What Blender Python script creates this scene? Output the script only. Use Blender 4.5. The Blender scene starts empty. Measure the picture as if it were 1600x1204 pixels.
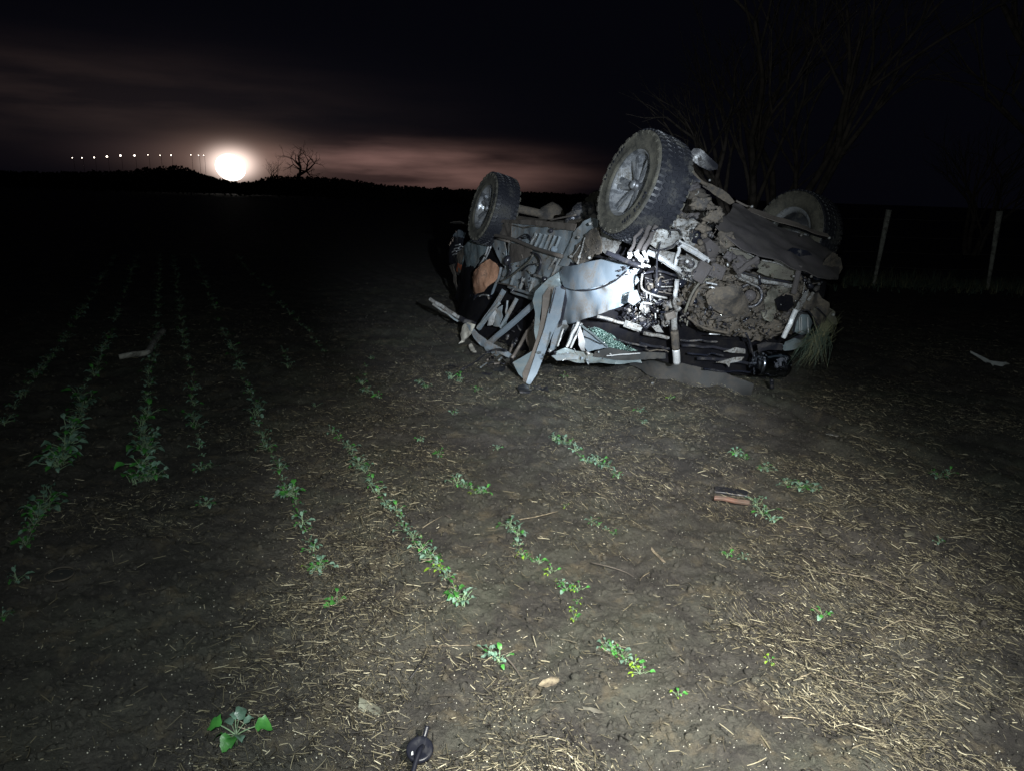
import bpy, bmesh, math, random
import numpy as np
from mathutils import Vector, Matrix, noise
from mathutils.geometry import delaunay_2d_cdt
random.seed(7); np.random.seed(7)
R = math.radians
sc = bpy.context.scene
col = sc.collection

# ------------------------------------------------------------------ camera
CAM_H, PITCH, ROLL, FPX = 1.5, R(14.65), R(1.9), 1155.0
fwd = Vector((0, math.cos(PITCH), -math.sin(PITCH)))
r0 = Vector((1, 0, 0)); u0 = Vector((0, math.sin(PITCH), math.cos(PITCH)))
right = r0*math.cos(ROLL) + u0*math.sin(ROLL)
upv = -r0*math.sin(ROLL) + u0*math.cos(ROLL)
CAM = Vector((0, 0, CAM_H))
cam = bpy.data.cameras.new('camera'); cam.sensor_width = 36; cam.lens = 36*FPX/1600
cam.clip_start = 0.05; cam.clip_end = 3000
camo = bpy.data.objects.new('camera', cam); col.objects.link(camo)
m = Matrix((right, upv, -fwd)).transposed().to_4x4(); m.translation = CAM
camo.matrix_world = m
sc.camera = camo

def ray(px, py):
    """direction through a spot of the photograph (1600 x 1204), scaled so that y = 1"""
    d = fwd + right*((px-800)/FPX) + upv*((602-py)/FPX)
    return d / d.y
def D(px, py, y): return CAM + ray(px, py)*y
def G(px, py, z=0.0):
    d = ray(px, py); return CAM + d*((z-CAM_H)/d.z)

# ------------------------------------------------------------------ colour management
vs = sc.view_settings
vs.view_transform = 'Standard'; vs.look = 'None'; vs.gamma = 1; vs.use_curve_mapping = False
vs.exposure = 0
sc.cycles.use_denoising = True
sc.cycles.max_bounces = 6; sc.cycles.sample_clamp_indirect = 4

# ------------------------------------------------------------------ node helpers
class X:
    """tiny expression wrapper round math nodes"""
    def __init__(s, nt, sock): s.nt, s.s = nt, sock
    def _m(s, op, a, b=None, c=None):
        n = s.nt.nodes.new('ShaderNodeMath'); n.operation = op
        for i, v in enumerate((a, b, c)):
            if v is None: continue
            if isinstance(v, X): s.nt.links.new(v.s, n.inputs[i])
            else: n.inputs[i].default_value = v
        return X(s.nt, n.outputs[0])
    def __add__(s, o): return s._m('ADD', s, o)
    __radd__ = __add__
    def __sub__(s, o): return s._m('SUBTRACT', s, o)
    def __rsub__(s, o): return s._m('SUBTRACT', o, s)
    def __mul__(s, o): return s._m('MULTIPLY', s, o)
    __rmul__ = __mul__
    def __truediv__(s, o): return s._m('DIVIDE', s, o)
    def exp(s): return s._m('EXPONENT', s)
    def atan2(s, o): return s._m('ARCTAN2', s, o)
    def mx(s, o): return s._m('MAXIMUM', s, o)
    def mn(s, o): return s._m('MINIMUM', s, o)
    def abs(s): return s._m('ABSOLUTE', s)
    def gt(s, o): return s._m('GREATER_THAN', s, o)
    def pow(s, o): return s._m('POWER', s, o)

# ------------------------------------------------------------------ night sky
world = bpy.data.worlds.new('World'); sc.world = world; world.use_nodes = True
nt = world.node_tree; nt.nodes.clear()
out = nt.nodes.new('ShaderNodeOutputWorld'); bg = nt.nodes.new('ShaderNodeBackground')
nt.links.new(bg.outputs[0], out.inputs[0])
tc = nt.nodes.new('ShaderNodeTexCoord'); sp = nt.nodes.new('ShaderNodeSeparateXYZ')
nt.links.new(tc.outputs['Generated'], sp.inputs[0])
dx, dy, dz = (X(nt, sp.outputs[i]) for i in range(3))
az = dx.atan2(dy)*57.2958; el = dz*57.2958
mp = nt.nodes.new('ShaderNodeMapping'); mp.inputs['Scale'].default_value = (3, 3, 22)
nt.links.new(tc.outputs['Generated'], mp.inputs[0])
nz = nt.nodes.new('ShaderNodeTexNoise'); nz.inputs['Scale'].default_value = 1.6; nz.inputs['Detail'].default_value = 5
nt.links.new(mp.outputs[0], nz.inputs[0])
cl = X(nt, nz.outputs[0])
def azel(px, py):
    d = ray(px, py).normalized()
    return math.degrees(math.atan2(d.x, d.y)), math.degrees(d.z)
def blob(px, py, sa, se, amp, p=1.0):
    a, e = azel(px, py)
    q = ((az-a)/sa); r_ = ((el-e)/se)
    t = (q*q + r_*r_)
    if p != 1.0: t = t.pow(p)
    return (t*-1.0).exp()*amp
cm = ((cl-0.30)*2.8).mx(0.2).mn(1.1)           # cloud mask
cm2 = ((cl-0.30)*3.0).mx(0.25).mn(1.3)
el_w = el
halo = blob(362, 257, 1.35, 0.92, 1.9, 1.1)
halo2 = blob(372, 252, 3.9, 1.5, 0.20)
band = blob(650, 264, 10.0, 1.75, 0.15, 1.5)*cm
band2 = blob(540, 250, 6.5, 1.6, 0.035, 1.4)*cm2
leftb = blob(120, 150, 14.0, 2.4, 0.019)*cm2
wide = blob(330, 190, 15.0, 4.0, 0.0042)
leftl = blob(260, 240, 5.0, 1.1, 0.022)
def comb(vals):
    c = nt.nodes.new('ShaderNodeCombineXYZ')
    for i, v in enumerate(vals): nt.links.new(v.s, c.inputs[i])
    return c.outputs[0]
hor = (el*el*-0.0012).exp()
r_ = halo*1.0 + halo2*1.0 + band*1.0 + band2*1.0 + leftb*1.0 + wide*1.0 + leftl*1.0 + 0.0012
g_ = halo*0.80 + halo2*0.62 + band*0.55 + band2*0.55 + leftb*0.62 + wide*0.82 + leftl*0.60 + 0.0013
b_ = halo*0.70 + halo2*0.48 + band*0.46 + band2*0.50 + leftb*0.50 + wide*0.95 + leftl*0.55 + 0.0026
# the last trace of the physical sky, sun far below the horizon
sky = nt.nodes.new('ShaderNodeTexSky'); sky.sky_type = 'NISHITA'; sky.sun_disc = False
sky.sun_elevation = R(-8); sky.sun_rotation = R(-21)
mxn = nt.nodes.new('ShaderNodeVectorMath'); mxn.operation = 'SCALE'; mxn.inputs['Scale'].default_value = 0.02
nt.links.new(sky.outputs[0], mxn.inputs[0])
addn = nt.nodes.new('ShaderNodeVectorMath'); addn.operation = 'ADD'
nt.links.new(mxn.outputs[0], addn.inputs[0]); nt.links.new(comb((r_, g_, b_)), addn.inputs[1])
nt.links.new(addn.outputs[0], bg.inputs[0]); bg.inputs[1].default_value = 1.0

# ------------------------------------------------------------------ the rescuers' torch and the phone's flash
def spot(name, loc, target, power, size, blend, colr, rad):
    l = bpy.data.lights.new(name, 'SPOT'); l.energy = power; l.spot_size = R(size); l.spot_blend = blend
    l.color = colr; l.shadow_soft_size = rad
    o = bpy.data.objects.new(name, l); col.objects.link(o)
    o.location = loc; o.rotation_euler = (Vector(target)-Vector(loc)).to_track_quat('-Z', 'Y').to_euler()
    return o
TORCH = (0.62, -0.25, 1.72)
spot('torch_beam', TORCH, D(974, 450, 5.3), 10500, 8, 1.0, (0.84, 0.92, 1.0), 0.03)
spot('torch_wide', TORCH, D(925, 440, 5.6), 2300, 38, 1.0, (0.80, 0.90, 1.0), 0.03)
spot('torch_spill', (0.50, -0.15, 1.9), D(985, 915, 2.9), 1500, 56, 1.0, (1.0, 0.965, 0.88), 0.03)
spot('phone_flash', (-0.05, 0.02, 1.56), D(1060, 690, 4.0), 310, 134, 1.0, (0.90, 1.0, 0.97), 0.012)

# ------------------------------------------------------------------ materials
def ramp(nt, fac, stops):
    n = nt.nodes.new('ShaderNodeValToRGB'); nt.links.new(fac, n.inputs[0])
    e = n.color_ramp.elements
    e[0].position, e[0].color = stops[0][0], (*stops[0][1], 1) if not isinstance(stops[0][1], float) else (stops[0][1],)*3+(1,)
    e[1].position, e[1].color = stops[-1][0], (*stops[-1][1], 1) if not isinstance(stops[-1][1], float) else (stops[-1][1],)*3+(1,)
    for p, c in stops[1:-1]:
        q = e.new(p); q.color = (c,)*3+(1,) if isinstance(c, float) else (*c, 1)
    return n.outputs[0]
def noise_tex(nt, vec, scale, detail=6, rough=0.6, dist=0.0):
    n = nt.nodes.new('ShaderNodeTexNoise'); n.inputs['Scale'].default_value = scale
    n.inputs['Detail'].default_value = detail; n.inputs['Roughness'].default_value = rough
    n.inputs['Distortion'].default_value = dist
    nt.links.new(vec, n.inputs[0]); return n.outputs[0]
def mixc(nt, fac, a, b, mode='MIX'):
    n = nt.nodes.new('ShaderNodeMix'); n.data_type = 'RGBA'; n.blend_type = mode
    if isinstance(fac, float): n.inputs[0].default_value = fac
    else: nt.links.new(fac, n.inputs[0])
    for i, v in ((6, a), (7, b)):
        if isinstance(v, tuple): n.inputs[i].default_value = (*v, 1)
        else: nt.links.new(v, n.inputs[i])
    return n.outputs[2]
def base_mat(name):
    m = bpy.data.materials.new(name); m.use_nodes = True
    nt = m.node_tree; b = nt.nodes['Principled BSDF']
    t = nt.nodes.new('ShaderNodeTexCoord')
    return m, nt, b, t.outputs['Object']
def bump(nt, b, h, strength=0.5, dist=0.01):
    n = nt.nodes.new('ShaderNodeBump'); n.inputs['Strength'].default_value = strength
    n.inputs['Distance'].default_value = dist
    nt.links.new(h, n.inputs['Height']); nt.links.new(n.outputs[0], b.inputs['Normal'])
def dirty(name, c, c2, metal=0.0, rough=0.5, dirt=(0.10, 0.085, 0.07), amount=0.5, scale=5.0, fine=60.0, bmp=0.3, coat=0.0, speck=0.0):
    """painted or bare metal / plastic with a film of dried mud and fine splashes"""
    m, nt, b, v = base_mat(name)
    n1 = noise_tex(nt, v, scale, 8, 0.65, 0.4); n2 = noise_tex(nt, v, fine, 6, 0.7)
    n3 = noise_tex(nt, v, scale*0.5+1.7, 3, 0.5)
    tone = mixc(nt, ramp(nt, n3, [(0.35, 0.0), (0.65, 1.0)]), c, c2)
    lo = 0.62-0.30*amount
    mk = ramp(nt, n1, [(lo-0.05, 0.0), (lo+0.10, 1.0)])
    inv = nt.nodes.new('ShaderNodeMath'); inv.operation = 'MULTIPLY'; nt.links.new(mk, inv.inputs[0])
    f2 = ramp(nt, n2, [(0.36, 0.35), (0.6, 1.0)]); nt.links.new(f2, inv.inputs[1])
    mask = inv.outputs[0]
    if speck > 0:
        s = ramp(nt, noise_tex(nt, v, fine*0.8, 4, 0.8), [(0.60-0.15*speck, 0.0), (0.63-0.15*speck, 1.0)])
        mm = nt.nodes.new('ShaderNodeMath'); mm.operation = 'MAXIMUM'; nt.links.new(mask, mm.inputs[0]); nt.links.new(s, mm.inputs[1])
        mask = mm.outputs[0]
    nt.links.new(mixc(nt, mask, tone, dirt), b.inputs['Base Color'])
    mr = ramp(nt, mask, [(0.0, rough), (0.7, 0.9)]); nt.links.new(mr, b.inputs['Roughness'])
    if metal: nt.links.new(ramp(nt, mask, [(0.0, metal), (0.6, 0.0)]), b.inputs['Metallic'])
    if coat: b.inputs['Coat Weight'].default_value = coat; b.inputs['Coat Roughness'].default_value = 0.12
    bump(nt, b, n2, bmp, 0.004)
    return m
M = {}
M['silver'] = dirty('silver_paint', (0.24, 0.29, 0.34), (0.17, 0.21, 0.25), 0.3, 0.34, (0.12, 0.105, 0.09), 0.36, 4, 70, 0.12, 0.35)
M['bed'] = dirty('pale_inner_panel', (0.25, 0.285, 0.31), (0.18, 0.21, 0.23), 0.15, 0.5, (0.15, 0.125, 0.10), 0.42, 6, 50, 0.25, 0.1)
M['pale'] = dirty('bare_pale_metal', (0.36, 0.37, 0.37), (0.24, 0.24, 0.235), 0.3, 0.45, (0.07, 0.06, 0.05), 0.58, 14, 60, 0.5, 0, 0.3)
M['bright'] = dirty('bright_metal', (0.62, 0.64, 0.66), (0.45, 0.46, 0.47), 0.35, 0.36, (0.16, 0.14, 0.12), 0.25, 10, 70, 0.3)
M['mud'] = dirty('mud_caked_metal', (0.042, 0.038, 0.035), (0.028, 0.026, 0.026), 0.0, 0.8, (0.10, 0.082, 0.062), 0.62, 9, 45, 0.9, 0, 0.1)
M['tray'] = dirty('dark_undertray', (0.058, 0.051, 0.052), (0.046, 0.041, 0.043), 0.0, 0.75, (0.055, 0.048, 0.045), 0.5, 5, 90, 0.25)
M['olive'] = dirty('olive_dust_panel', (0.13, 0.125, 0.098), (0.10, 0.096, 0.08), 0.1, 0.65, (0.08, 0.07, 0.06), 0.35, 9, 80, 0.3)
M['oily'] = dirty('oily_dark_metal', (0.035, 0.038, 0.048), (0.05, 0.05, 0.058), 0.55, 0.32, (0.09, 0.08, 0.07), 0.42, 18, 70, 0.5, 0, 0.12)
M['void'] = dirty('interior_shade', (0.004, 0.004, 0.006), (0.006, 0.006, 0.008), 0.0, 0.9, (0.011, 0.010, 0.010), 0.4, 8, 60, 0.3)  # shade inside the wreck, put into the colour as near-black
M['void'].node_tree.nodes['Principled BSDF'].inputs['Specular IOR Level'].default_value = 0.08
M['plastic'] = dirty('black_plastic', (0.014, 0.015, 0.02), (0.02, 0.02, 0.026), 0.0, 0.28, (0.05, 0.045, 0.04), 0.22, 9, 70, 0.15)
M['gloss'] = dirty('gloss_black', (0.012, 0.014, 0.022), (0.016, 0.018, 0.028), 0.3, 0.16, (0.05, 0.045, 0.04), 0.12, 12, 70, 0.1, 0.6)
M['lacquer'] = dirty('black_lacquer', (0.20, 0.22, 0.27), (0.16, 0.18, 0.22), 1.0, 0.2, (0.05, 0.045, 0.04), 0.05, 12, 70, 0.03)
M['rubber'] = dirty('tyre_rubber', (0.011, 0.012, 0.017), (0.017, 0.018, 0.023), 0.0, 0.5, (0.05, 0.048, 0.042), 0.18, 7, 60, 0.4, 0, 0.0)
M['sidewall'] = dirty('dusty_sidewall', (0.03, 0.03, 0.028), (0.045, 0.043, 0.036), 0.0, 0.7, (0.095, 0.088, 0.068), 0.62, 7, 80, 0.4)
M['alloy'] = dirty('alloy_rim', (0.30, 0.31, 0.33), (0.17, 0.18, 0.195), 0.75, 0.28, (0.07, 0.066, 0.058), 0.5, 8, 60, 0.2)
M['rimdark'] = dirty('rim_recess', (0.07, 0.072, 0.08), (0.05, 0.052, 0.06), 0.5, 0.4, (0.07, 0.066, 0.055), 0.45, 8, 60, 0.2)
M['brown'] = dirty('brown_dusted_metal', (0.135, 0.115, 0.10), (0.10, 0.088, 0.078), 0.15, 0.55, (0.075, 0.062, 0.052), 0.45, 7, 60, 0.35)
M['copper'] = dirty('copper_reflector', (0.60, 0.33, 0.21), (0.42, 0.23, 0.15), 0.3, 0.3, (0.16, 0.10, 0.07), 0.15, 6, 70, 0.2, 0.3)
M['orange'] = dirty('orange_lens', (0.55, 0.16, 0.07), (0.42, 0.12, 0.06), 0.0, 0.2, (0.10, 0.07, 0.05), 0.25, 9, 70, 0.1, 0.5)
M['cream'] = dirty('cream_foam', (0.52, 0.50, 0.44), (0.42, 0.40, 0.35), 0.0, 0.7, (0.20, 0.18, 0.15), 0.3, 9, 60, 0.3)
M['sheet'] = dirty('dark_liner_sheet', (0.022, 0.024, 0.026), (0.03, 0.031, 0.031), 0.0, 0.8, (0.05, 0.045, 0.04), 0.45, 6, 40, 0.5)
M['teal'] = dirty('teal_silver_paint', (0.19, 0.235, 0.25), (0.14, 0.175, 0.19), 0.3, 0.36, (0.10, 0.095, 0.08), 0.32, 6, 60, 0.2, 0.3)
M['mudlump'] = dirty('dried_mud', (0.055, 0.046, 0.037), (0.09, 0.075, 0.058), 0.0, 0.95, (0.035, 0.03, 0.026), 0.5, 12, 60, 1.0)
M['wood'] = dirty('weathered_post', (0.42, 0.42, 0.38), (0.34, 0.34, 0.31), 0.0, 0.9, (0.09, 0.085, 0.075), 0.4, 12, 60, 0.6)
M['bark'] = dirty('grey_bark', (0.16, 0.13, 0.11), (0.12, 0.10, 0.085), 0.0, 0.95, (0.03, 0.03, 0.025), 0.4, 6, 40, 0.8)
M['wire'] = dirty('galvanised_wire', (0.2, 0.2, 0.2), (0.14, 0.13, 0.12), 0.6, 0.5, (0.08, 0.06, 0.05), 0.4, 9, 60, 0.2)
M['debris'] = dirty('white_trim', (0.55, 0.58, 0.60), (0.42, 0.44, 0.46), 0.0, 0.5, (0.2, 0.18, 0.15), 0.3, 8, 50, 0.2)
M['brick'] = dirty('terracotta_trim', (0.17, 0.085, 0.062), (0.10, 0.07, 0.06), 0.0, 0.6, (0.10, 0.08, 0.065), 0.45, 12, 60, 0.4)
M['stick'] = dirty('dry_stick', (0.30, 0.255, 0.18), (0.20, 0.165, 0.115), 0.0, 0.7, (0.08, 0.065, 0.05), 0.55, 30, 90, 0.5)
M['greyblock'] = dirty('grey_green_block', (0.22, 0.23, 0.18), (0.18, 0.19, 0.15), 0.0, 0.7, (0.13, 0.12, 0.10), 0.3, 14, 60, 0.3)
M['navy'] = dirty('navy_black_plastic', (0.006, 0.007, 0.013), (0.009, 0.010, 0.017), 0.0, 0.42, (0.03, 0.03, 0.035), 0.2, 12, 70, 0.1)

def leaf_mat(name, c, c2, rough=0.4):
    m, nt, b, v = base_mat(name)
    oi = nt.nodes.new('ShaderNodeObjectInfo')
    n = noise_tex(nt, v, 45, 4, 0.6)
    c_ = mixc(nt, ramp(nt, n, [(0.35, 0.0), (0.65, 1.0)]), c, c2)
    hsv = nt.nodes.new('ShaderNodeHueSaturation'); nt.links.new(c_, hsv.inputs['Color'])
    mr = nt.nodes.new('ShaderNodeMapRange'); nt.links.new(oi.outputs['Random'], mr.inputs[0])
    mr.inputs[3].default_value = 0.65; mr.inputs[4].default_value = 1.35
    nt.links.new(mr.outputs[0], hsv.inputs['Value'])
    nt.links.new(hsv.outputs[0], b.inputs['Base Color']); b.inputs['Roughness'].default_value = rough
    b.inputs['Specular IOR Level'].default_value = 0.8
    bump(nt, b, noise_tex(nt, v, 160, 3, 0.6), 0.4, 0.002)
    tr = nt.nodes.new('ShaderNodeBsdfTranslucent'); nt.links.new(hsv.outputs[0], tr.inputs[0])
    ms = nt.nodes.new('ShaderNodeMixShader'); ms.inputs[0].default_value = 0.22
    nt.links.new(b.outputs[0], ms.inputs[1]); nt.links.new(tr.outputs[0], ms.inputs[2])
    nt.links.new(ms.outputs[0], nt.nodes['Material Output'].inputs[0])
    return m
M['leaf_blue'] = leaf_mat('bluegreen_leaf', (0.26, 0.40, 0.32), (0.10, 0.21, 0.14), 0.3)
M['leaf_green'] = leaf_mat('green_leaf', (0.07, 0.27, 0.05), (0.045, 0.19, 0.04), 0.4)
M['leaf_lime'] = leaf_mat('lime_leaf', (0.26, 0.42, 0.04), (0.18, 0.34, 0.03), 0.45)
M['stem'] = leaf_mat('pale_stem', (0.25, 0.36, 0.22), (0.2, 0.3, 0.16), 0.5)
M['grass'] = leaf_mat('verge_blades', (0.11, 0.16, 0.11), (0.06, 0.10, 0.075), 0.6)
M['drygrass'] = leaf_mat('dry_blades', (0.24, 0.24, 0.13), (0.17, 0.18, 0.10), 0.6)

def straw_mat():
    m, nt, b, v = base_mat('straw')
    g = nt.nodes.new('ShaderNodeNewGeometry')
    c_ = ramp(nt, g.outputs['Random Per Island'], [(0.0, (0.010, 0.009, 0.009)), (0.25, (0.030, 0.025, 0.020)), (0.5, (0.094, 0.082, 0.057)), (0.85, (0.205, 0.180, 0.118)), (1.0, (0.48, 0.44, 0.32))])
    nt.links.new(c_, b.inputs['Base Color']); b.inputs['Roughness'].default_value = 0.6
    return m
M['straw'] = straw_mat()
def plain(name, c, rough=0.6, emit=None, strength=0):
    m, nt, b, v = base_mat(name)
    n = noise_tex(nt, v, 60, 4, 0.6)
    nt.links.new(mixc(nt, ramp(nt, n, [(0.3, 0.0), (0.7, 1.0)]), c, tuple(x*0.75 for x in c)), b.inputs['Base Color'])
    b.inputs['Roughness'].default_value = rough
    if emit: b.inputs['Emission Color'].default_value = (*emit, 1); b.inputs['Emission Strength'].default_value = strength
    return m
M['grain'] = plain('pale_grain', (0.62, 0.60, 0.52), 0.5)
M['lamp'] = plain('flood_lens', (0.9, 0.9, 0.85), 0.3, (1.0, 0.93, 0.84), 3.0)
M['streetlamp'] = plain('street_lens', (0.9, 0.85, 0.7), 0.3, (1.0, 0.86, 0.72), 9)
M['steel'] = plain('dark_steel', (0.08, 0.08, 0.08), 0.5)
M['woods'] = plain('far_foliage', (0.045, 0.05, 0.04), 0.9)

def glass_mat():
    m, nt, b, v = base_mat('shattered_glass')
    vo = nt.nodes.new('ShaderNodeTexVoronoi'); vo.feature = 'DISTANCE_TO_EDGE'; vo.inputs['Scale'].default_value = 55
    nt.links.new(v, vo.inputs['Vector'])
    cr = ramp(nt, vo.outputs['Distance'], [(0.0, 1.0), (0.10, 0.0)])
    nt.links.new(mixc(nt, cr, (0.02, 0.045, 0.04), (0.38, 0.55, 0.50)), b.inputs['Base Color'])
    b.inputs['Roughness'].default_value = 0.15; b.inputs['Coat Weight'].default_value = 0.5
    bump(nt, b, cr, 0.6, 0.004)
    return m
M['glass'] = glass_mat()

def soil_mat():
    m, nt, b, v = base_mat('field_soil')
    big = noise_tex(nt, v, 0.55, 5, 0.6, 0.5); mid = noise_tex(nt, v, 3.2, 6, 0.65, 0.4); fine = noise_tex(nt, v, 55, 8, 0.75)
    grit = noise_tex(nt, v, 240, 3, 0.7)
    a = mixc(nt, ramp(nt, big, [(0.40, 0.0), (0.60, 1.0)]), (0.058, 0.052, 0.047), (0.056, 0.060, 0.044))
    a = mixc(nt, ramp(nt, mid, [(0.42, 0.0), (0.60, 0.9)]), a, (0.024, 0.021, 0.020))
    a = mixc(nt, ramp(nt, noise_tex(nt, v, 7.0, 5, 0.7), [(0.54, 0.0), (0.66, 0.8)]), a, (0.105, 0.086, 0.056))
    a = mixc(nt, ramp(nt, fine, [(0.50, 0.0), (0.75, 0.7)]), a, (0.115, 0.105, 0.085))
    a = mixc(nt, ramp(nt, fine, [(0.28, 0.85), (0.44, 0.0)]), a, (0.012, 0.011, 0.011))
    a = mixc(nt, ramp(nt, grit, [(0.70, 0.0), (0.76, 0.8)]), a, (0.30, 0.28, 0.23))
    nt.links.new(a, b.inputs['Base Color'])
    nt.links.new(ramp(nt, mid, [(0.35, 0.62), (0.6, 0.9)]), b.inputs['Roughness'])
    n1 = nt.nodes.new('ShaderNodeMath'); n1.operation = 'ADD'; nt.links.new(fine, n1.inputs[0])
    n2 = nt.nodes.new('ShaderNodeMath'); n2.operation = 'MULTIPLY'; n2.inputs[1].default_value = 0.35
    nt.links.new(grit, n2.inputs[0]); nt.links.new(n2.outputs[0], n1.inputs[1])
    bump(nt, b, n1.outputs[0], 0.85, 0.02)
    return m
M['soil'] = soil_mat()

# ------------------------------------------------------------------ object helpers
def tag(o, label=None, cat=None, group=None, kind=None):
    if label: o['label'] = label
    if cat: o['category'] = cat
    if group: o['group'] = group
    if kind: o['kind'] = kind
    return o
def empty(name, loc):
    o = bpy.data.objects.new(name, None); col.objects.link(o); o.location = loc
    o.empty_display_size = 0.2
    return o
def worldloc(o):
    v = Vector((0, 0, 0))
    while o is not None: v += o.location; o = o.parent
    return v

class MB:
    def __init__(s): s.v = []; s.f = []; s.fm = []; s.fs = []
    def add(s, vs_, fs_, mi=0, smooth=True):
        n = len(s.v); s.v += [Vector(q) for q in vs_]
        for f in fs_: s.f.append([i+n for i in f]); s.fm.append(mi); s.fs.append(smooth)
        return s
    def box(s, c, dims, rot=None, mi=0, bev=0.0, taper=1.0):
        """box with bevelled long edges"""
        hx, hy, hz = (d/2 for d in dims); b = bev or min(dims)*0.12
        ring = [(-hx+b, -hy), (hx-b, -hy), (hx, -hy+b), (hx, hy-b), (hx-b, hy), (-hx+b, hy), (-hx, hy-b), (-hx, -hy+b)]
        vs_ = []
        for z, k in ((-hz, 0.94), (-hz+b, 1), (hz-b, taper), (hz, taper*0.94)):
            vs_ += [Vector((x*k, y*k, z)) for x, y in ring]
        fs_ = [tuple(range(7, -1, -1)), tuple(range(24, 32))]
        for j in range(3):
            for i in range(8): fs_.append((j*8+i, j*8+(i+1) % 8, (j+1)*8+(i+1) % 8, (j+1)*8+i))
        mt = rot or Matrix.Identity(3)
        return s.add([mt @ q + Vector(c) for q in vs_], fs_, mi, False)
    def beam(s, p0, p1, w, t, nrm=None, seg=6, bend=0.0, seed=0, mi=0, hat=True):
        """pressed-steel beam: a hat-shaped section swept from p0 to p1"""
        p0, p1 = Vector(p0), Vector(p1); ax = (p1-p0); L = ax.length; ax.normalize()
        if nrm is None: nrm = (CAM-(p0+p1)/2)
        nrm = Vector(nrm); nrm = (nrm-ax*nrm.dot(ax)).normalized(); sd = ax.cross(nrm)
        w2, t2 = w/2, t/2
        if hat: prof = [(-w2, -t2), (-w2, -t2*0.2), (-w2*0.72, 0), (-w2*0.6, t2), (w2*0.6, t2), (w2*0.72, 0), (w2, -t2*0.2), (w2, -t2)]
        else: b = min(w, t)*0.18; prof = [(-w2, -t2+b), (-w2, t2-b), (-w2+b, t2), (w2-b, t2), (w2, t2-b), (w2, -t2+b), (w2-b, -t2), (-w2+b, -t2)]
        n = len(prof); vs_ = []
        for k in range(seg+1):
            u = k/seg
            o = (nrm*noise.noise(Vector((u*3, seed*7.1, 1)))+sd*noise.noise(Vector((u*3, seed*3.7, 9))))*bend*math.sin(math.pi*u)*2
            sw = 1+0.12*noise.noise(Vector((u*5, seed*2.3, 4)))
            vs_ += [p0+ax*L*u+o+sd*x*sw+nrm*y for x, y in prof]
        fs_ = [tuple(range(n)), tuple(range(seg*n+n-1, seg*n-1, -1))]
        for k in range(seg):
            for i in range(n): fs_.append((k*n+i, (k+1)*n+i, (k+1)*n+(i+1) % n, k*n+(i+1) % n))
        return s.add(vs_, fs_, mi, False)
    def tube(s, pts, r, sides=7, mi=0, sub=4, cap=True, r1=None):
        pts = [Vector(p) for p in pts]
        if len(pts) > 2 and sub > 1:
            q = [pts[0]*2-pts[1]]+pts+[pts[-1]*2-pts[-2]]; o = []
            for i in range(1, len(q)-2):
                for k in range(sub):
                    t = k/sub; a, b, c, d = q[i-1:i+3]
                    o.append(0.5*((2*b)+(c-a)*t+(2*a-5*b+4*c-d)*t*t+(3*b-a-3*c+d)*t**3))
            o.append(pts[-1]); pts = o
        vs_ = []; N = len(pts); pa = None
        for i, p in enumerate(pts):
            t = (pts[min(i+1, N-1)]-pts[max(i-1, 0)])
            t = t.normalized() if t.length > 1e-9 else Vector((0, 0, 1))
            if pa is None: a = t.orthogonal().normalized()
            else:
                a = pa-t*pa.dot(t); a = a.normalized() if a.length > 1e-6 else t.orthogonal().normalized()
            pa = a; b = t.cross(a)
            rr = r if r1 is None else r+(r1-r)*i/max(1, N-1)
            for j in range(sides):
                an = 2*math.pi*j/sides; vs_.append(p+a*math.cos(an)*rr+b*math.sin(an)*rr)
        fs_ = []
        for i in range(N-1):
            for j in range(sides): fs_.append((i*sides+j, i*sides+(j+1) % sides, (i+1)*sides+(j+1) % sides, (i+1)*sides+j))
        if cap: fs_ += [tuple(range(sides-1, -1, -1)), tuple(range((N-1)*sides, N*sides))]
        return s.add(vs_, fs_, mi, True)
    def lathe(s, prof, c=(0, 0, 0), axis=(0, 0, 1), n=24, mi=0, smooth=True, closed=False):
        """prof: list of (radius, height)"""
        ax = Vector(axis).normalized(); a = ax.orthogonal().normalized(); b = ax.cross(a); c = Vector(c)
        vs_ = [c+ax*h+(a*math.cos(2*math.pi*j/n)+b*math.sin(2*math.pi*j/n))*r for r, h in prof for j in range(n)]
        fs_ = []; K = len(prof)
        for i in range(K-1 if not closed else K):
            i2 = (i+1) % K
            for j in range(n): fs_.append((i*n+j, i*n+(j+1) % n, i2*n+(j+1) % n, i2*n+j))
        if not closed:
            if prof[0][0] > 1e-5: fs_.append(tuple(range(n-1, -1, -1)))
            if prof[-1][0] > 1e-5: fs_.append(tuple(range((K-1)*n, K*n)))
        return s.add(vs_, fs_, mi, smooth)
    def panel(s, pts, th=0.006, dent=0.01, seed=0, res=0.035, freq=6.0, ragged=0.0, mi=0, bow=0.0, face=None):
        """crumpled sheet: polygon triangulated finely, dented and given thickness"""
        P = [Vector(p) for p in pts]; n = Vector((0, 0, 0))
        for i in range(len(P)): n += (P[i]-P[0]).cross(P[(i+1) % len(P)]-P[0])
        n.normalize(); c = sum(P, Vector())/len(P)
        if n.dot((CAM if face is None else Vector(face))-c) < 0: P.reverse(); n = -n
        a = (P[1]-P[0]).normalized(); b = n.cross(a)
        flat = [((p-c).dot(a), (p-c).dot(b), (p-c).dot(n)) for p in P]
        rnd = random.Random(seed+11)
        B = []
        for i in range(len(flat)):
            p, q = flat[i], flat[(i+1) % len(flat)]
            L = math.hypot(q[0]-p[0], q[1]-p[1]); k = max(1, int(L/res))
            for j in range(k):
                t = j/k; jt = ragged if j else 0
                B.append((p[0]+(q[0]-p[0])*t+rnd.uniform(-jt, jt), p[1]+(q[1]-p[1])*t+rnd.uniform(-jt, jt)))
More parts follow.
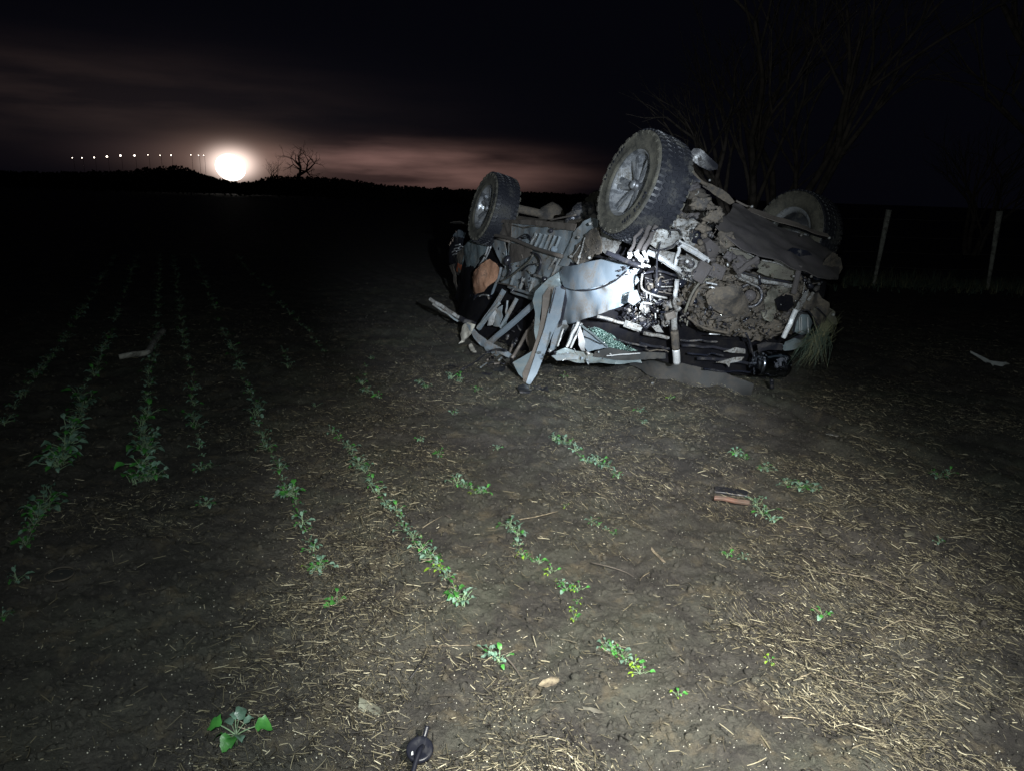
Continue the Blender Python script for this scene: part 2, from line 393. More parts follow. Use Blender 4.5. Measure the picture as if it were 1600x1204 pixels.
        x0, x1 = min(p[0] for p in B), max(p[0] for p in B); y0, y1 = min(p[1] for p in B), max(p[1] for p in B)
        def inside(x, y):
            r = False
            for i in range(len(B)):
                (ax_, ay), (bx, by) = B[i], B[i-1]
                if (ay > y) != (by > y) and x < (bx-ax_)*(y-ay)/(by-ay)+ax_: r = not r
            return r
        I = []; y = y0
        while y < y1:
            x = x0
            while x < x1:
                xx, yy = x+rnd.uniform(-.25, .25)*res, y+rnd.uniform(-.25, .25)*res
                if inside(xx, yy) and min((xx-q[0])**2+(yy-q[1])**2 for q in B) > (0.45*res)**2: I.append((xx, yy))
                x += res
            y += res*0.87
        vv, _, ff, _, _, _ = delaunay_2d_cdt([Vector(p) for p in B+I], [], [list(range(len(B)))], 1, 1e-5)
        rad = max(x1-x0, y1-y0)/2+1e-6
        top = []
        for p in vv:
            ws = [1/((p.x-f[0])**2+(p.y-f[1])**2+1e-5) for f in flat]
            h = sum(w*f[2] for w, f in zip(ws, flat))/sum(ws)
            w3 = c+a*p.x+b*p.y
            nn = 1.3*noise.noise(w3*freq+Vector((seed*3.3, 0, seed)))+0.9*abs(noise.noise(w3*freq*2.3+Vector((seed, 5, 0))))+.25*noise.noise(w3*freq*6)
            h += dent*nn + bow*(1-min(1, (p.x*p.x+p.y*p.y)/rad**2))
            top.append(w3+n*h)
        nv = len(top); bot = [q-n*th for q in top]
        faces = [tuple(f) for f in ff]
        if faces:
            f = faces[0]; nn = (top[f[1]]-top[f[0]]).cross(top[f[2]]-top[f[0]])
            if nn.dot(n) < 0: faces = [tuple(reversed(f)) for f in faces]
        cnt = {}
        for f in faces:
            for i in range(len(f)):
                e = (f[i], f[(i+1) % len(f)]); cnt[e] = 1
        rim = [(e[1], e[0], e[0]+nv, e[1]+nv) for e in cnt if (e[1], e[0]) not in cnt]
        base = len(s.v)
        s.v += top+bot
        for f in faces: s.f.append([i+base for i in f]); s.fm.append(mi); s.fs.append(True)
        for f in faces: s.f.append([i+nv+base for i in reversed(f)]); s.fm.append(mi); s.fs.append(True)
        # rim uses its own copies so that the edge stays crisp
        for f in rim:
            k = len(s.v); s.v += [s.v[i+base] for i in f]; s.f.append([k, k+1, k+2, k+3]); s.fm.append(mi); s.fs.append(False)
        return s
    def lump(s, c, r, seed=0, sub=2, squash=(1, 1, 1), amp=0.35, mi=0, smooth=True):
        bm = bmesh.new(); bmesh.ops.create_icosphere(bm, subdivisions=sub, radius=1)
        vs_ = []
        for v in bm.verts:
            k = 1+amp*noise.noise(v.co*1.7+Vector((seed*5.1, seed, 2)))+amp*0.5*noise.noise(v.co*4+Vector((seed, 3, 2)))
            vs_.append(Vector(c)+Vector((v.co.x*squash[0], v.co.y*squash[1], v.co.z*squash[2]))*r*k)
        fs_ = [tuple(v.index for v in f.verts) for f in bm.faces]; bm.free()
        return s.add(vs_, fs_, mi, smooth)
    def build(s, name, mats, parent=None, loc=None, label=None):
        me = bpy.data.meshes.new(name)
        off = worldloc(parent) if parent is not None else (Vector(loc) if loc is not None else Vector((0, 0, 0)))
        me.from_pydata([tuple(v-off) for v in s.v], [], s.f)
        for m_ in (mats if isinstance(mats, (list, tuple)) else [mats]): me.materials.append(m_)
        me.polygons.foreach_set('material_index', s.fm); me.polygons.foreach_set('use_smooth', s.fs)
        me.update()
        o = bpy.data.objects.new(name, me); col.objects.link(o)
        if parent is not None: o.parent = parent
        elif loc is not None: o.location = loc
        if label: o['label'] = label
        return o

# ------------------------------------------------------------------ ground
def hashn(ix, iy, s):
    h = (ix*374761393 + iy*668265263 + s*1442695041) & 0xffffffff
    h = ((h ^ (h >> 13))*1274126177) & 0xffffffff
    return ((h ^ (h >> 16)) & 0xffff)/65535.0*2-1
def vnoise(x, y, s):
    x = np.asarray(x, dtype=np.float64); y = np.asarray(y, dtype=np.float64)
    ix = np.floor(x).astype(np.int64); iy = np.floor(y).astype(np.int64)
    fx = x-ix; fy = y-iy; fx = fx*fx*(3-2*fx); fy = fy*fy*(3-2*fy)
    a = hashn(ix, iy, s); b = hashn(ix+1, iy, s); c = hashn(ix, iy+1, s); d = hashn(ix+1, iy+1, s)
    return (a*(1-fx)+b*fx)*(1-fy)+(c*(1-fx)+d*fx)*fy
ROWDIR = ray(257, 281); ROWDIR.z = 0; ROWDIR.normalize(); ROWN = Vector((ROWDIR.y, -ROWDIR.x, 0))
def height(x, y):
    x = np.asarray(x, float); y = np.asarray(y, float); x0_, y0_ = x, y
    d = np.hypot(x, y); near = np.clip((22-d)/14, 0, 1)
    x, y = x*.83+y*.56+0.02*np.sin(y*13+x*5), y*.83-x*.56+0.02*np.sin(x*17)
    h = 0.030*vnoise(x*1.1, y*1.1, 1)+0.018*vnoise(x*3.1, y*3.1, 2)
    c = vnoise(x*8, y*8, 3); h += 0.016*c
    c2 = vnoise(x*21+0.3, y*21, 4); h += 0.013*np.maximum(c2, -0.25)
    h += 0.008*np.maximum(vnoise(x*47, y*47, 5), -0.1)
    h += 0.0045*vnoise(x*110, y*110, 6)
    x, y = x0_, y0_
    # wheel ruts running with the rows on the right
    s_ = x*ROWN.x+y*ROWN.y; al = x*ROWDIR.x+y*ROWDIR.y
    for s0, w, dep in ((3.55, 0.09, 0.035), (4.05, 0.07, 0.03), (2.62, 0.06, 0.018)):
        q = (s_-s0-0.12*np.sin(al*0.8))/w
        h += -dep*np.exp(-q*q)+dep*0.6*np.exp(-(np.abs(q)-1.8)**2)
    return h*near
def hz(x, y): return float(height(np.array([x]), np.array([y]))[0])

def field():
    nr, na = 620, 760
    r = np.concatenate([0.75*np.exp(np.linspace(0, math.log(16/0.75), nr)), np.exp(np.linspace(math.log(16.4), math.log(1500), 70))])
    a = np.radians(np.linspace(-58, 58, na))
    Rr, Aa = np.meshgrid(r, a, indexing='ij')
    x = Rr*np.sin(Aa); y = Rr*np.cos(Aa); z = height(x, y)
    co = np.stack([x, y, z], -1).reshape(-1, 3).astype(np.float32)
    n = len(r); i = np.arange(n-1)[:, None]*na+np.arange(na-1)[None, :]
    q = np.stack([i, i+1, i+na+1, i+na], -1).reshape(-1, 4)
    q = q[:, ::-1]
    me = bpy.data.meshes.new('field_ground')
    me.vertices.add(len(co)); me.vertices.foreach_set('co', co.ravel())
    me.loops.add(q.size); me.loops.foreach_set('vertex_index', q.ravel().astype(np.int32))
    me.polygons.add(len(q)); me.polygons.foreach_set('loop_start', np.arange(0, q.size, 4, dtype=np.int32))
    me.polygons.foreach_set('loop_total', np.full(len(q), 4, dtype=np.int32))
    me.polygons.foreach_set('use_smooth', np.ones(len(q), bool))
    me.update(calc_edges=True); me.materials.append(M['soil'])
    o = bpy.data.objects.new('field_ground', me); col.objects.link(o); tag(o, kind='structure')
    b = MB(); S = 1600
    b.add([(-S, -S, -0.12), (S, -S, -0.12), (S, S, -0.12), (-S, S, -0.12)], [(0, 1, 2, 3)])
    tag(b.build('far_ground', M['soil']), kind='structure')
field()

def fast_mesh(name, co, quads, mat, tris=False):
    me = bpy.data.meshes.new(name); k = quads.shape[1]
    me.vertices.add(len(co)); me.vertices.foreach_set('co', co.astype(np.float32).ravel())
    me.loops.add(quads.size); me.loops.foreach_set('vertex_index', quads.ravel().astype(np.int32))
    me.polygons.add(len(quads)); me.polygons.foreach_set('loop_start', np.arange(0, quads.size, k, dtype=np.int32))
    me.polygons.foreach_set('loop_total', np.full(len(quads), k, dtype=np.int32))
    me.update(calc_edges=True); me.materials.append(mat)
    o = bpy.data.objects.new(name, me); col.objects.link(o); return o

def straw(name, n, rmin, rmax, lmin, lmax, wmin, wmax, seed, dark=False, label='', patch=0.0):
    rs = np.random.RandomState(seed)
    N = int(n*4)
    r = rmin*np.exp(rs.rand(N)*math.log(rmax/rmin)); a = np.radians(rs.uniform(-46, 46, N))
    x = r*np.sin(a); y = r*np.cos(a)
    s_ = x*ROWN.x+y*ROWN.y
    # more chaff between the rows and to the right; bare soil patches
    p = 0.42+1.0*vnoise(x*1.6+9, y*1.6, 31)+0.7*vnoise(x*5, y*5, 32)
    p *= np.clip(0.55+0.22*(s_+0.2), 0.3, 1.3)
    p = np.clip(p, 0.04, 1)
    keep = rs.rand(N) < p*0.8
    x, y = x[keep][:n], y[keep][:n]; N = len(x)
    s_ = x*ROWN.x+y*ROWN.y
    row = math.atan2(ROWDIR.y, ROWDIR.x)
    al = rs.rand(N) < np.clip(0.25+0.2*s_, 0.15, 0.65)
    th = np.where(al, row+rs.normal(0, 0.30, N), rs.uniform(0, 2*np.pi, N))
    th = np.where((rs.rand(N) < 0.35) & ~al, rs.normal(0, 0.35, N), th)
    L = lmin+(lmax-lmin)*rs.rand(N)**2.2; W = wmin+(wmax-wmin)*rs.rand(N)**1.7*1.15
    ca, sa = np.cos(th), np.sin(th)
    K = 4; co = np.zeros((N, K*3, 3)); lift = rs.rand(N)**3*0.035; tilt = rs.normal(0, 0.10, N)
    bend = rs.normal(0, 0.07, N)*L
    hA = height(x-ca*L/2, y-sa*L/2); hB = height(x+ca*L/2, y+sa*L/2); hm = height(x, y); up_ = np.maximum(hm-(hA+hB)/2, 0)*.7; hA = hA+up_; hB = hB+up_
    for k in range(K):
        t = k/(K-1)-0.5
        px = x+ca*L*t-sa*bend*(t*t*4-0.5)*0.5; py = y+sa*L*t+ca*bend*(t*t*4-0.5)*0.5
        pz = hA+(hB-hA)*(t+0.5)+0.004+lift+tilt*L*t*0.6+W*0.4
        w = W*(1-0.5*abs(t))
        for j, (ox, oz) in enumerate(((-0.5, 0), (0.5, 0), (0, 0.8))):
            co[:, k*3+j, 0] = px-sa*w*ox; co[:, k*3+j, 1] = py+ca*w*ox; co[:, k*3+j, 2] = pz+w*oz
    q = []
    for k in range(K-1):
        for j in range(3): q.append((k*3+j, (k+1)*3+j, (k+1)*3+(j+1) % 3, k*3+(j+1) % 3))
    q = np.array(q)[None]+np.arange(N)[:, None, None]*K*3
    o = fast_mesh(name, co.reshape(-1, 3), q.reshape(-1, 4), M['straw'])
    tag(o, label, 'straw', kind='stuff')
straw('straw_litter', 70000, 1.1, 13.0, 0.008, 0.060, 0.0008, 0.0036, 3, label='broken dry straw and chaff scattered over the dark soil')
straw('fine_chaff', 90000, 1.1, 9.0, 0.004, 0.020, 0.0008, 0.0036, 5, label='fine crumbs of chaff lying on the soil')

def grains(n):
    rs = np.random.RandomState(12)
    r = 1.05*np.exp(rs.rand(n)**0.9*math.log(8/1.05)); a = np.radians(rs.uniform(-46, 46, n))
    x = r*np.sin(a); y = r*np.cos(a)
    rad = 0.0010+0.0022*rs.rand(n)**4
    base = np.array([(1, 0, 0), (-1, 0, 0), (0, 1, 0), (0, -1, 0), (0, 0, 1), (0, 0, -1)], float)
    co = base[None]*rad[:, None, None]*rs.uniform(0.6, 1.2, (n, 6, 1))
    co[..., 0] += x[:, None]; co[..., 1] += y[:, None]; co[..., 2] += (height(x, y)+rad*0.8+0.001)[:, None]
    f = np.array([(0, 2, 4), (2, 1, 4), (1, 3, 4), (3, 0, 4), (2, 0, 5), (1, 2, 5), (3, 1, 5), (0, 3, 5)])
    q = f[None]+np.arange(n)[:, None, None]*6
    tag(fast_mesh('pale_specks', co.reshape(-1, 3), q.reshape(-1, 3), M['grain']), 'tiny pale grains dotted over the near soil', 'grains', kind='stuff')
grains(10000)
def clods(n):
    rs = np.random.RandomState(44)
    r = 1.05*np.exp(rs.rand(n)**0.85*math.log(10/1.05)); a = np.radians(rs.uniform(-46, 46, n))
    x = r*np.sin(a); y = r*np.cos(a); rad = 0.0022+0.0135*rs.rand(n)**5
    t = (1+5**.5)/2
    base = np.array([(-1, t, 0), (1, t, 0), (-1, -t, 0), (1, -t, 0), (0, -1, t), (0, 1, t), (0, -1, -t), (0, 1, -t), (t, 0, -1), (t, 0, 1), (-t, 0, -1), (-t, 0, 1)])/1.9
    f = np.array([(0, 11, 5), (0, 5, 1), (0, 1, 7), (0, 7, 10), (0, 10, 11), (1, 5, 9), (5, 11, 4), (11, 10, 2), (10, 7, 6), (7, 1, 8), (3, 9, 4), (3, 4, 2), (3, 2, 6), (3, 6, 8), (3, 8, 9), (4, 9, 5), (2, 4, 11), (6, 2, 10), (8, 6, 7), (9, 8, 1)])
    co = base[None]*rad[:, None, None]*rs.uniform(0.55, 1.25, (n, 12, 1))*rs.uniform(0.7, 1.4, (n, 1, 3))
    co[..., 0] += x[:, None]; co[..., 1] += y[:, None]; co[..., 2] += (height(x, y)+rad*0.25)[:, None]
    q = f[None]+np.arange(n)[:, None, None]*12
    tag(fast_mesh('soil_clods', co.reshape(-1, 3), q.reshape(-1, 3), M['soil']), 'loose crumbly clods of dark soil', 'soil', kind='stuff')
clods(26000)

# ------------------------------------------------------------------ the overturned pickup
def gclamp(p, px, py, z=0.015):
    g = G(px, py, z) if ray(px, py).z < -0.01 else None
    if g is not None and p.z < z: return g
    return p
def S(px, py, off=0.0):
    """left flank of the pickup"""
    k = ray(px, py).x; return gclamp(D(px, py, 2.891/(k+.387)-off), px, py)
def F(px, py, off=0.0):
    """crushed nose of the pickup"""
    k = ray(px, py).x; return gclamp(D(px, py, 4.863/(1-.387*k)+0.0016*(py-400)-off), px, py)
def Lp(px, py, off=0.0):
    """plane of the sprung door and the crumpled pillars"""
    return gclamp(D(px, py, 6.4+(875-px)/135*1.1-off), px, py)
A = D(977, 283, 5.35)
e_l = Vector((-.36, .93, -.03)).normalized()
e_w = Vector((.92, .36, -.17)); e_w = (e_w-e_l*e_w.dot(e_l)).normalized()
e_u = e_w.cross(e_l).normalized()
def C(l, w, h): return A+e_l*l+e_w*w+e_u*h
base = G(985, 590); base.z = 0
TR = empty('overturned_pickup', base)
tag(TR, 'wrecked silver pickup truck lying upside down on its crushed roof in the field', 'pickup truck')
def part(name, mb, mat, parent=TR, label=None): return mb.build(name, M[mat] if isinstance(mat, str) else [M[q] for q in mat], parent, label=label)

# hidden masses first: crushed cab and bed, chassis rails, axle, driveshaft
b = MB(); cc = C(2.35, .86, -.80); rot = Matrix((e_w, e_l, e_u)).transposed()
b.box(cc, (1.22, 3.9, 0.85), rot, bev=0.05); part('crushed_cabin', b, 'void')  # cabin block in shade black, for the darkness inside
b = MB(); b.panel([C(.4, 1.58, -.4), C(4.6, 1.58, -.4), C(4.6, 1.55, -1.15), C(.4, 1.55, -1.2)], 0.01, 0.05, 4, 0.12, 2.5, face=C(2, 9, 1)); part('body_side', b, 'silver')
b = MB(); b.panel([C(.5, .12, -.34), C(4.6, .12, -.34), C(4.6, 1.55, -.34), C(.5, 1.55, -.34)], 0.01, 0.03, 5, 0.14, 2.5, face=C(2, .8, 9)); part('floor_pan', b, 'mud')
b = MB(); b.panel([C(4.32, .45, -.36), C(4.32, 1.5, -.36), C(4.32, 1.5, -1.1), C(4.32, .45, -1.1)], 0.01, 0.04, 6, 0.12, 2.5, face=C(9, .8, 0)); part('tailgate', b, 'mud')
for w in (.42, 1.25):
    b = MB(); b.beam(C(.3, w, -.27), C(4.6, w, -.27), .09, .11, e_u, 8, .03, int(w*10), hat=False); part('chassis_rail', b, 'mud')
b = MB(); b.tube([C(3.0, .2, -.12), C(3.0, 1.45, -.12)], .045, 10, sub=1); b.lump(C(3.0, .8, -.12), .15, 3, 2, (1, .9, 1), .1); part('rear_axle', b, 'mud')
b = MB(); b.tube([C(.6, .85, -.2), C(2.9, .8, -.14)], .035, 10, sub=1); part('drive_shaft', b, 'mud')

# wheels -------------------------------------------------------------
def make_wheel():
    """local +X points out of the wheel's face; radius 0.385, width 0.26"""
    hub = MB(); hub.lathe([(0.0, .085), (.03, .085), (.038, .078), (.04, .03), (.085, .02), (.11, 0.0), (.11, -.05), (0, -.05)], axis=(1, 0, 0), n=24)
    ty = MB()
    w = .13; prof = [(.225, w*.86), (.245, w*1.0), (.262, w*1.07), (.272, w*1.02), (.31, w*1.12), (.345, w*1.06), (.352, w*1.10), (.368, w*.97), (.378, w*.86), (.381, w*.5), (.382, 0),
                     (.381, -w*.5), (.378, -w*.86), (.368, -w*.97), (.345, -w*1.06), (.31, -w*1.12), (.262, -w*1.05), (.225, -w*.86), (.215, 0)]
    N = 72
    # sidewalls in dusty rubber, tread band darker
    ax = Vector((1, 0, 0)); ty.lathe(prof, axis=(1, 0, 0), n=N, closed=True, mi=1)
    for k, f in enumerate(ty.f):
        hs = [ty.v[i] for i in f]; rr = sum(math.hypot(q.y, q.z) for q in hs)/4
        if rr > .366: ty.fm[k] = 0
    def blk(an, x, wx, wa, r, hh, skew=0.0, mi=0):
        c = Matrix.Rotation(an, 3, 'X') @ Vector((x, 0, r))
        ty.box(c, (wx, wa, hh), Matrix.Rotation(an, 3, 'X') @ Matrix.Rotation(skew, 3, 'Z'), mi, bev=0.002)
    rnd = random.Random(4)
    for i in range(54):
        an = 2*math.pi*i/54
        for x, sk, ww in ((-.108, .0, .036), (-.062, .45, .034), (-.02, -.35, .030), (.022, .35, .030), (.064, -.45, .034), (.108, 0, .036)):
            blk(an+(.03 if abs(x) < .08 else 0)+(.05 if x > 0 else 0), x, ww, .027, .383-(.006 if abs(x) > .1 else 0), .013, sk)
    for i in range(27):
        an = 2*math.pi*i/27; blk(an, .137, .014, .045, .352, .022, 0, 1); blk(an, -.137, .014, .045, .352, .022, 0, 1)
    for i in range(11):     # worn raised marks on the sidewall
        for base_an in (0.35, 3.3):
            an = base_an+i*.085; c = Matrix.Rotation(an, 3, 'X') @ Vector((.1435, 0, .318))
            if i not in (4, 8): ty.box(c, (.006, .015, .028 if i % 3 else .018), Matrix.Rotation(an, 3, 'X'), 0, bev=0.001)
    rim = MB()
    rim.lathe([(.236, .112), (.240, .120), (.236, .124), (.226, .118), (.218, .100), (.205, .060), (.19, .02), (.185, -.08), (.205, -.11), (.236, -.115), (.244, -.10), (.215, -.06), (.20, 0), (.225, .08)], axis=(1, 0, 0), n=48, closed=True)
    back = MB(); back.lathe([(0.0, -.03), (.10, -.035), (.155, -.03), (.184, -.02), (.184, -.07), (.10, -.08), (.09, -.11), (0, -.11)], axis=(1, 0, 0), n=40)
    sp_ = MB()      # one twin-armed spoke, pointing to +Z
    def quadprism(p, q, w0, w1, x0, x1, th, mi=0):
        # bar from p (inner) to q (outer) in the YZ plane; x is height along the axle
        a = Vector((x0, p[0], p[1])); c = Vector((x1, q[0], q[1])); d = (c-a).normalized(); s = Vector((1, 0, 0)).cross(d).normalized()
        vs_ = [a-s*w0, a+s*w0, c+s*w1, c-s*w1]; X1 = Vector((-th, 0, 0)); m0 = (a+Vector((.007, 0, 0))); m1 = c+Vector((.004, 0, 0))
        vs_ += [v+X1 for v in vs_]; vs_ += [m0, m1]
        sp_.add(vs_, [(0, 8, 9, 3), (8, 1, 2, 9), (0, 1, 8), (3, 9, 2), (7, 6, 5, 4), (0, 3, 7, 4), (1, 5, 6, 2), (0, 4, 5, 1), (2, 6, 7, 3)], mi, False)
    quadprism((0, .035), (-.030, .222), .022, .019, .055, .088, .035)
    quadprism((0, .035), (.030, .222), .022, .019, .055, .088, .035)
    nut = MB(); nut.lathe([(0, .05), (.009, .05), (.012, .045), (.012, .02), (0, .02)], axis=(1, 0, 0), n=6, smooth=False)
    cap = MB(); cap.lathe([(0, .102), (.02, .100), (.030, .092), (.032, .07), (0, .07)], axis=(1, 0, 0), n=20)
    mats = dict(hub=(hub, ['rimdark']), tyre=(ty, ['rubber', 'sidewall']), rim=(rim, ['alloy']), brake_disc=(back, ['rimdark']))
    h = hub.build('wheel', M['rimdark'])
    kids = [ty.build('tyre', [M['rubber'], M['sidewall']], h), rim.build('rim', M['alloy'], h), back.build('brake_disc', M['rimdark'], h), cap.build('hub_cap', M['alloy'], h)]
    s0 = sp_.build('spoke', M['alloy'], h); n0 = nut.build('lug_nut', M['steel'], h)
    for i in range(6):
        s1 = s0 if i == 0 else s0.copy(); n1 = n0 if i == 0 else n0.copy()
        for q in (s1, n1):
            if q.name not in col.objects: col.objects.link(q)
        s1.parent = h; n1.parent = h
        s1.rotation_euler = (2*math.pi*i/6+.15, 0, 0)
        n1.rotation_euler = (2*math.pi*i/6+.15+math.pi/6, 0, 0); an = 2*math.pi*i/6+.15+math.pi/6
        n1.location = (0, -math.sin(an)*.062, math.cos(an)*.062); n1.rotation_euler = (an, 0, 0)
    return h
def set_wheel(h, center_face, axis_out, spin=0.0, shift=.14):
    ax = Vector(axis_out).normalized(); z = Vector((0, 0, 1)); z = (z-ax*z.dot(ax)).normalized(); y = z.cross(ax)
    m = Matrix((ax, y, z)).transposed() @ Matrix.Rotation(spin, 3, 'X')
    m4 = m.to_4x4(); m4.translation = Vector(center_face)-ax*shift-base
    h.matrix_basis = m4
def copy_tree(o, parent=None):
    c = o.copy(); col.objects.link(c); c.parent = parent
    for ch in list(o.children): copy_tree(ch, c)
    return c
W0 = make_wheel(); W0.parent = TR
ws = [W0]+[copy_tree(W0, TR) for _ in range(3)]
set_wheel(ws[0], D(979, 284, 5.33), (-.90, -.35, .31), .32)
set_wheel(ws[1], D(753, 323, 8.15), (-.90, -.36, .26), 1.0)
set_wheel(ws[2], D(1257, 371, 6.95), (.84, .50, -.20), .2, shift=.12)
set_wheel(ws[3], D(950, 356, 8.95), (.90, .36, -.2), .5, shift=.12)
ws[0]['label'] = 'nearest wheel, high in the air, dusty sidewall and alloy rim facing left'
ws[2]['label'] = 'unlit wheel on the far right corner, seen from its inner side'

# ---- flank panels, drawn from back to front
def P(name, fn, pts, mat, th=.006, dent=.018, seed=0, res=.035, off=0.0, label=None, ragged=0.0, freq=6.0, bow=0.0):
    b = MB(); b.panel([fn(x, y, off) for x, y in pts], th, dent, seed, res, freq, ragged, 0, bow)
    return part(name, b, mat, label=label)
def Pz(name, pts3, mat, th=.006, dent=.012, seed=0, res=.035, label=None, ragged=0.0, freq=6.0, bow=0.0):
    b = MB(); b.panel([D(*p) for p in pts3], th, dent, seed, res, freq, ragged, 0, bow)
    return part(name, b, mat, label=label)
def Bm(name, fn, p, q, wpx, mat, t=.02, off=0.0, bend=.004, seed=1, hat=True, off2=None, label=None):
    b = MB(); a = fn(*p, off); c = fn(*q, off if off2 is None else off2); w = wpx*((a.y+c.y)/2)/FPX
    b.beam(a, c, w, t, None, 6, bend, seed, 0, hat); return part(name, b, mat, label=label)
def Tb(name, fn, pts, rpx, mat, off=0.0, seed=0, sides=7, label=None):
    ps = [fn(x, y, off) for x, y in pts]; r = rpx*ps[0].y/FPX
    b = MB(); b.tube(ps, r, sides); return part(name, b, mat, label=label)

P('flank_shade_sheet', S, [(728, 470), (760, 372), (880, 395), (905, 440), (885, 560), (800, 545), (740, 520)], 'void', off=-.42, res=.12)  # shade behind the flank, put in as a black sheet
# tail corner
P('rear_corner_panel', S, [(722, 425), (731, 385), (752, 366), (767, 374), (760, 395), (748, 418), (738, 436), (726, 445)], 'teal', off=.02, seed=3, dent=.02, bow=.05)
P('wheel_arch_liner', S, [(716, 395), (735, 378), (752, 372), (745, 390), (733, 410), (724, 430), (716, 425)], 'mud', off=.06, seed=4, dent=.02)
Tb('bright_trim', S, [(765, 379), (760, 395), (754, 408), (744, 421)], 1.6, 'bright', off=.09)
Tb('bright_trim', S, [(767, 386), (763, 396), (757, 408)], 1.0, 'bright', off=.10)
P('tail_lamp', S, [(703, 402), (705, 376), (713, 361), (722, 360), (724, 375), (722, 400), (720, 432), (712, 428), (705, 415)], 'plastic', off=-.1, seed=5, dent=.02, bow=.03)
P('lamp_rim', S, [(708, 368), (717, 359), (727, 364), (724, 372), (716, 370), (710, 373)], 'silver', off=-.02, seed=6, dent=.01)
P('orange_reflector', S, [(714, 425), (716, 406), (719, 398), (725, 408), (727, 417), (723, 426)], 'orange', off=.02, seed=7, res=.02)
for i, (x, y) in enumerate([(706, 395), (709, 390), (714, 392), (712, 398), (707, 399), (711, 384), (716, 388)]):
    Tb('lamp_reflector', S, [(x, y), (x+4, y-3+i % 3), (x+8, y-2)], 1.0, 'bright', off=.0)
P('body_side', S, [(714, 430), (728, 440), (742, 425), (742, 470), (735, 500), (728, 520), (718, 480)], 'plastic', off=-.15, seed=8, dent=.03, res=.06)
P('torn_strip', S, [(702, 415), (712, 412), (709, 418), (713, 440), (716, 458), (711, 448), (707, 430)], 'mud', off=.0, seed=9)
# copper-tinted reflector panel, dark lamp body under it
P('copper_panel', S, [(743, 447), (750, 432), (760, 419), (771, 405), (777, 411), (782, 423), (777, 440), (769, 456), (757, 460), (741, 463), (739, 456)], 'copper', off=.25, seed=10, dent=.02, bow=.12, res=.025)
Tb('lamp_socket', S, [(744, 441), (749, 436), (751, 443), (755, 439)], 3.0, 'plastic', off=.42)
Tb('lamp_socket', S, [(742, 450), (748, 446), (753, 449)], 2.0, 'plastic', off=.42)
P('lamp_shell', S, [(736, 470), (742, 460), (757, 457), (770, 462), (764, 480), (752, 503), (738, 505), (731, 490)], 'gloss', off=.3, seed=12, dent=.04, bow=.06)
Tb('lamp_rim', S, [(739, 470), (748, 463), (760, 461), (764, 467)], 1.6, 'brown', off=.45)
Tb('lamp_rim', S, [(735, 484), (741, 472), (752, 466)], 1.0, 'pale', off=.43)
Tb('lamp_rim', S, [(745, 468), (753, 461), (764, 462)], .8, 'bright', off=.47)
P('torn_strip', S, [(742, 481), (748, 480), (752, 476), (754, 485), (748, 488), (743, 487)], 'bed', off=.44, seed=13)
# flank between the wheels
P('pale_inner_panel', S, [(798, 348), (852, 351), (905, 357), (896, 380), (884, 410), (878, 440), (860, 462), (842, 470), (800, 456), (781, 447), (786, 424), (797, 395)], 'bed', off=-.02, seed=14, dent=.028, res=.05, freq=4)
P('brown_panel', S, [(755, 345), (800, 346), (801, 371), (784, 370), (768, 368), (760, 362)], 'brown', off=.02, seed=15, dent=.02)
P('edge_strip', S, [(754, 343), (830, 344), (900, 350), (896, 361), (850, 354), (800, 349), (757, 347)], 'brown', off=.06, seed=16, dent=.012)
P('gusset_plate', S, [(765, 374), (789, 377), (790, 396), (789, 418), (783, 411), (775, 393)], 'bed', off=.10, seed=17, dent=.012)
P('brown_panel', S, [(797, 379), (818, 384), (831, 390), (828, 400), (815, 408), (799, 412), (796, 397)], 'brown', off=.09, seed=18, dent=.015)
Tb('brace_rod', S, [(765, 366), (800, 374), (835, 388), (878, 401)], 2.6, 'brown', off=.16)
Tb('brace_rod', S, [(768, 371), (796, 378)], 1.6, 'brown', off=.18)
for i in range(6):
    x = 833+i*7.5; Bm('pressed_rib', S, (x+4, 366+i*1.1), (x-6, 387+i*1.6), 4.2, 'bed', .03, .06, .002, i)
for i in range(4):
    x = 800+i*15; Bm('pressed_rib', S, (x+3, 432+i*3), (x-2, 447+i*4), 5.0, 'bed', .03, .06, .002, i+9)
Bm('bright_trim', S, (838, 368), (830, 378), 1.6, 'bright', .01, .11)
for x, y, r in ((861, 361, 3.4), (866, 390, 5.2), (812, 374, 3.4), (781, 389, 3.0)):
    b = MB(); c = S(x, y, .07); b.lathe([(0, .01), (r*c.y/FPX, .008), (r*c.y/FPX, -.02), (0, -.02)], c, CAM-c, 14); part('drain_plug', b, 'plastic' if r < 5 else 'silver')
for i in range(3): Tb('panel_gap', S, [(812+i*2, 371+i), (822+i*2, 366+i*3), (830, 372+i*2)], .9, 'plastic', off=.08)
Tb('brake_hose', S, [(831, 395), (840, 399), (845, 408), (843, 420), (838, 429)], 1.8, 'plastic', off=.15)
Tb('brake_hose', S, [(833, 399), (826, 409), (812, 421), (798, 432), (781, 441)], 1.4, 'olive', off=.20)
Tb('brake_hose', S, [(841, 412), (826, 415), (815, 424)], 1.0, 'plastic', off=.16)
Tb('brake_hose', S, [(776, 442), (792, 445), (806, 449)], 1.3, 'brown', off=.22)
Tb('brake_hose', S, [(793, 405), (796, 415), (797, 425), (792, 434)], 1.8, 'plastic', off=.2)
b = MB(); b.lump(S(793, 408, .2), .035, 2, 2, (1, 1, 1.5)); part('rubber_plug', b, 'plastic')
Tb('tie_rod', S, [(833, 430), (842, 432), (850, 436)], 2.2, 'pale', off=.2)
b = MB(); b.lump(S(851, 437, .22), .026, 5, 2); part('ball_joint', b, 'plastic')
b = MB(); b.lump(S(801, 454, .25), .022, 6, 2); part('ball_joint', b, 'plastic')
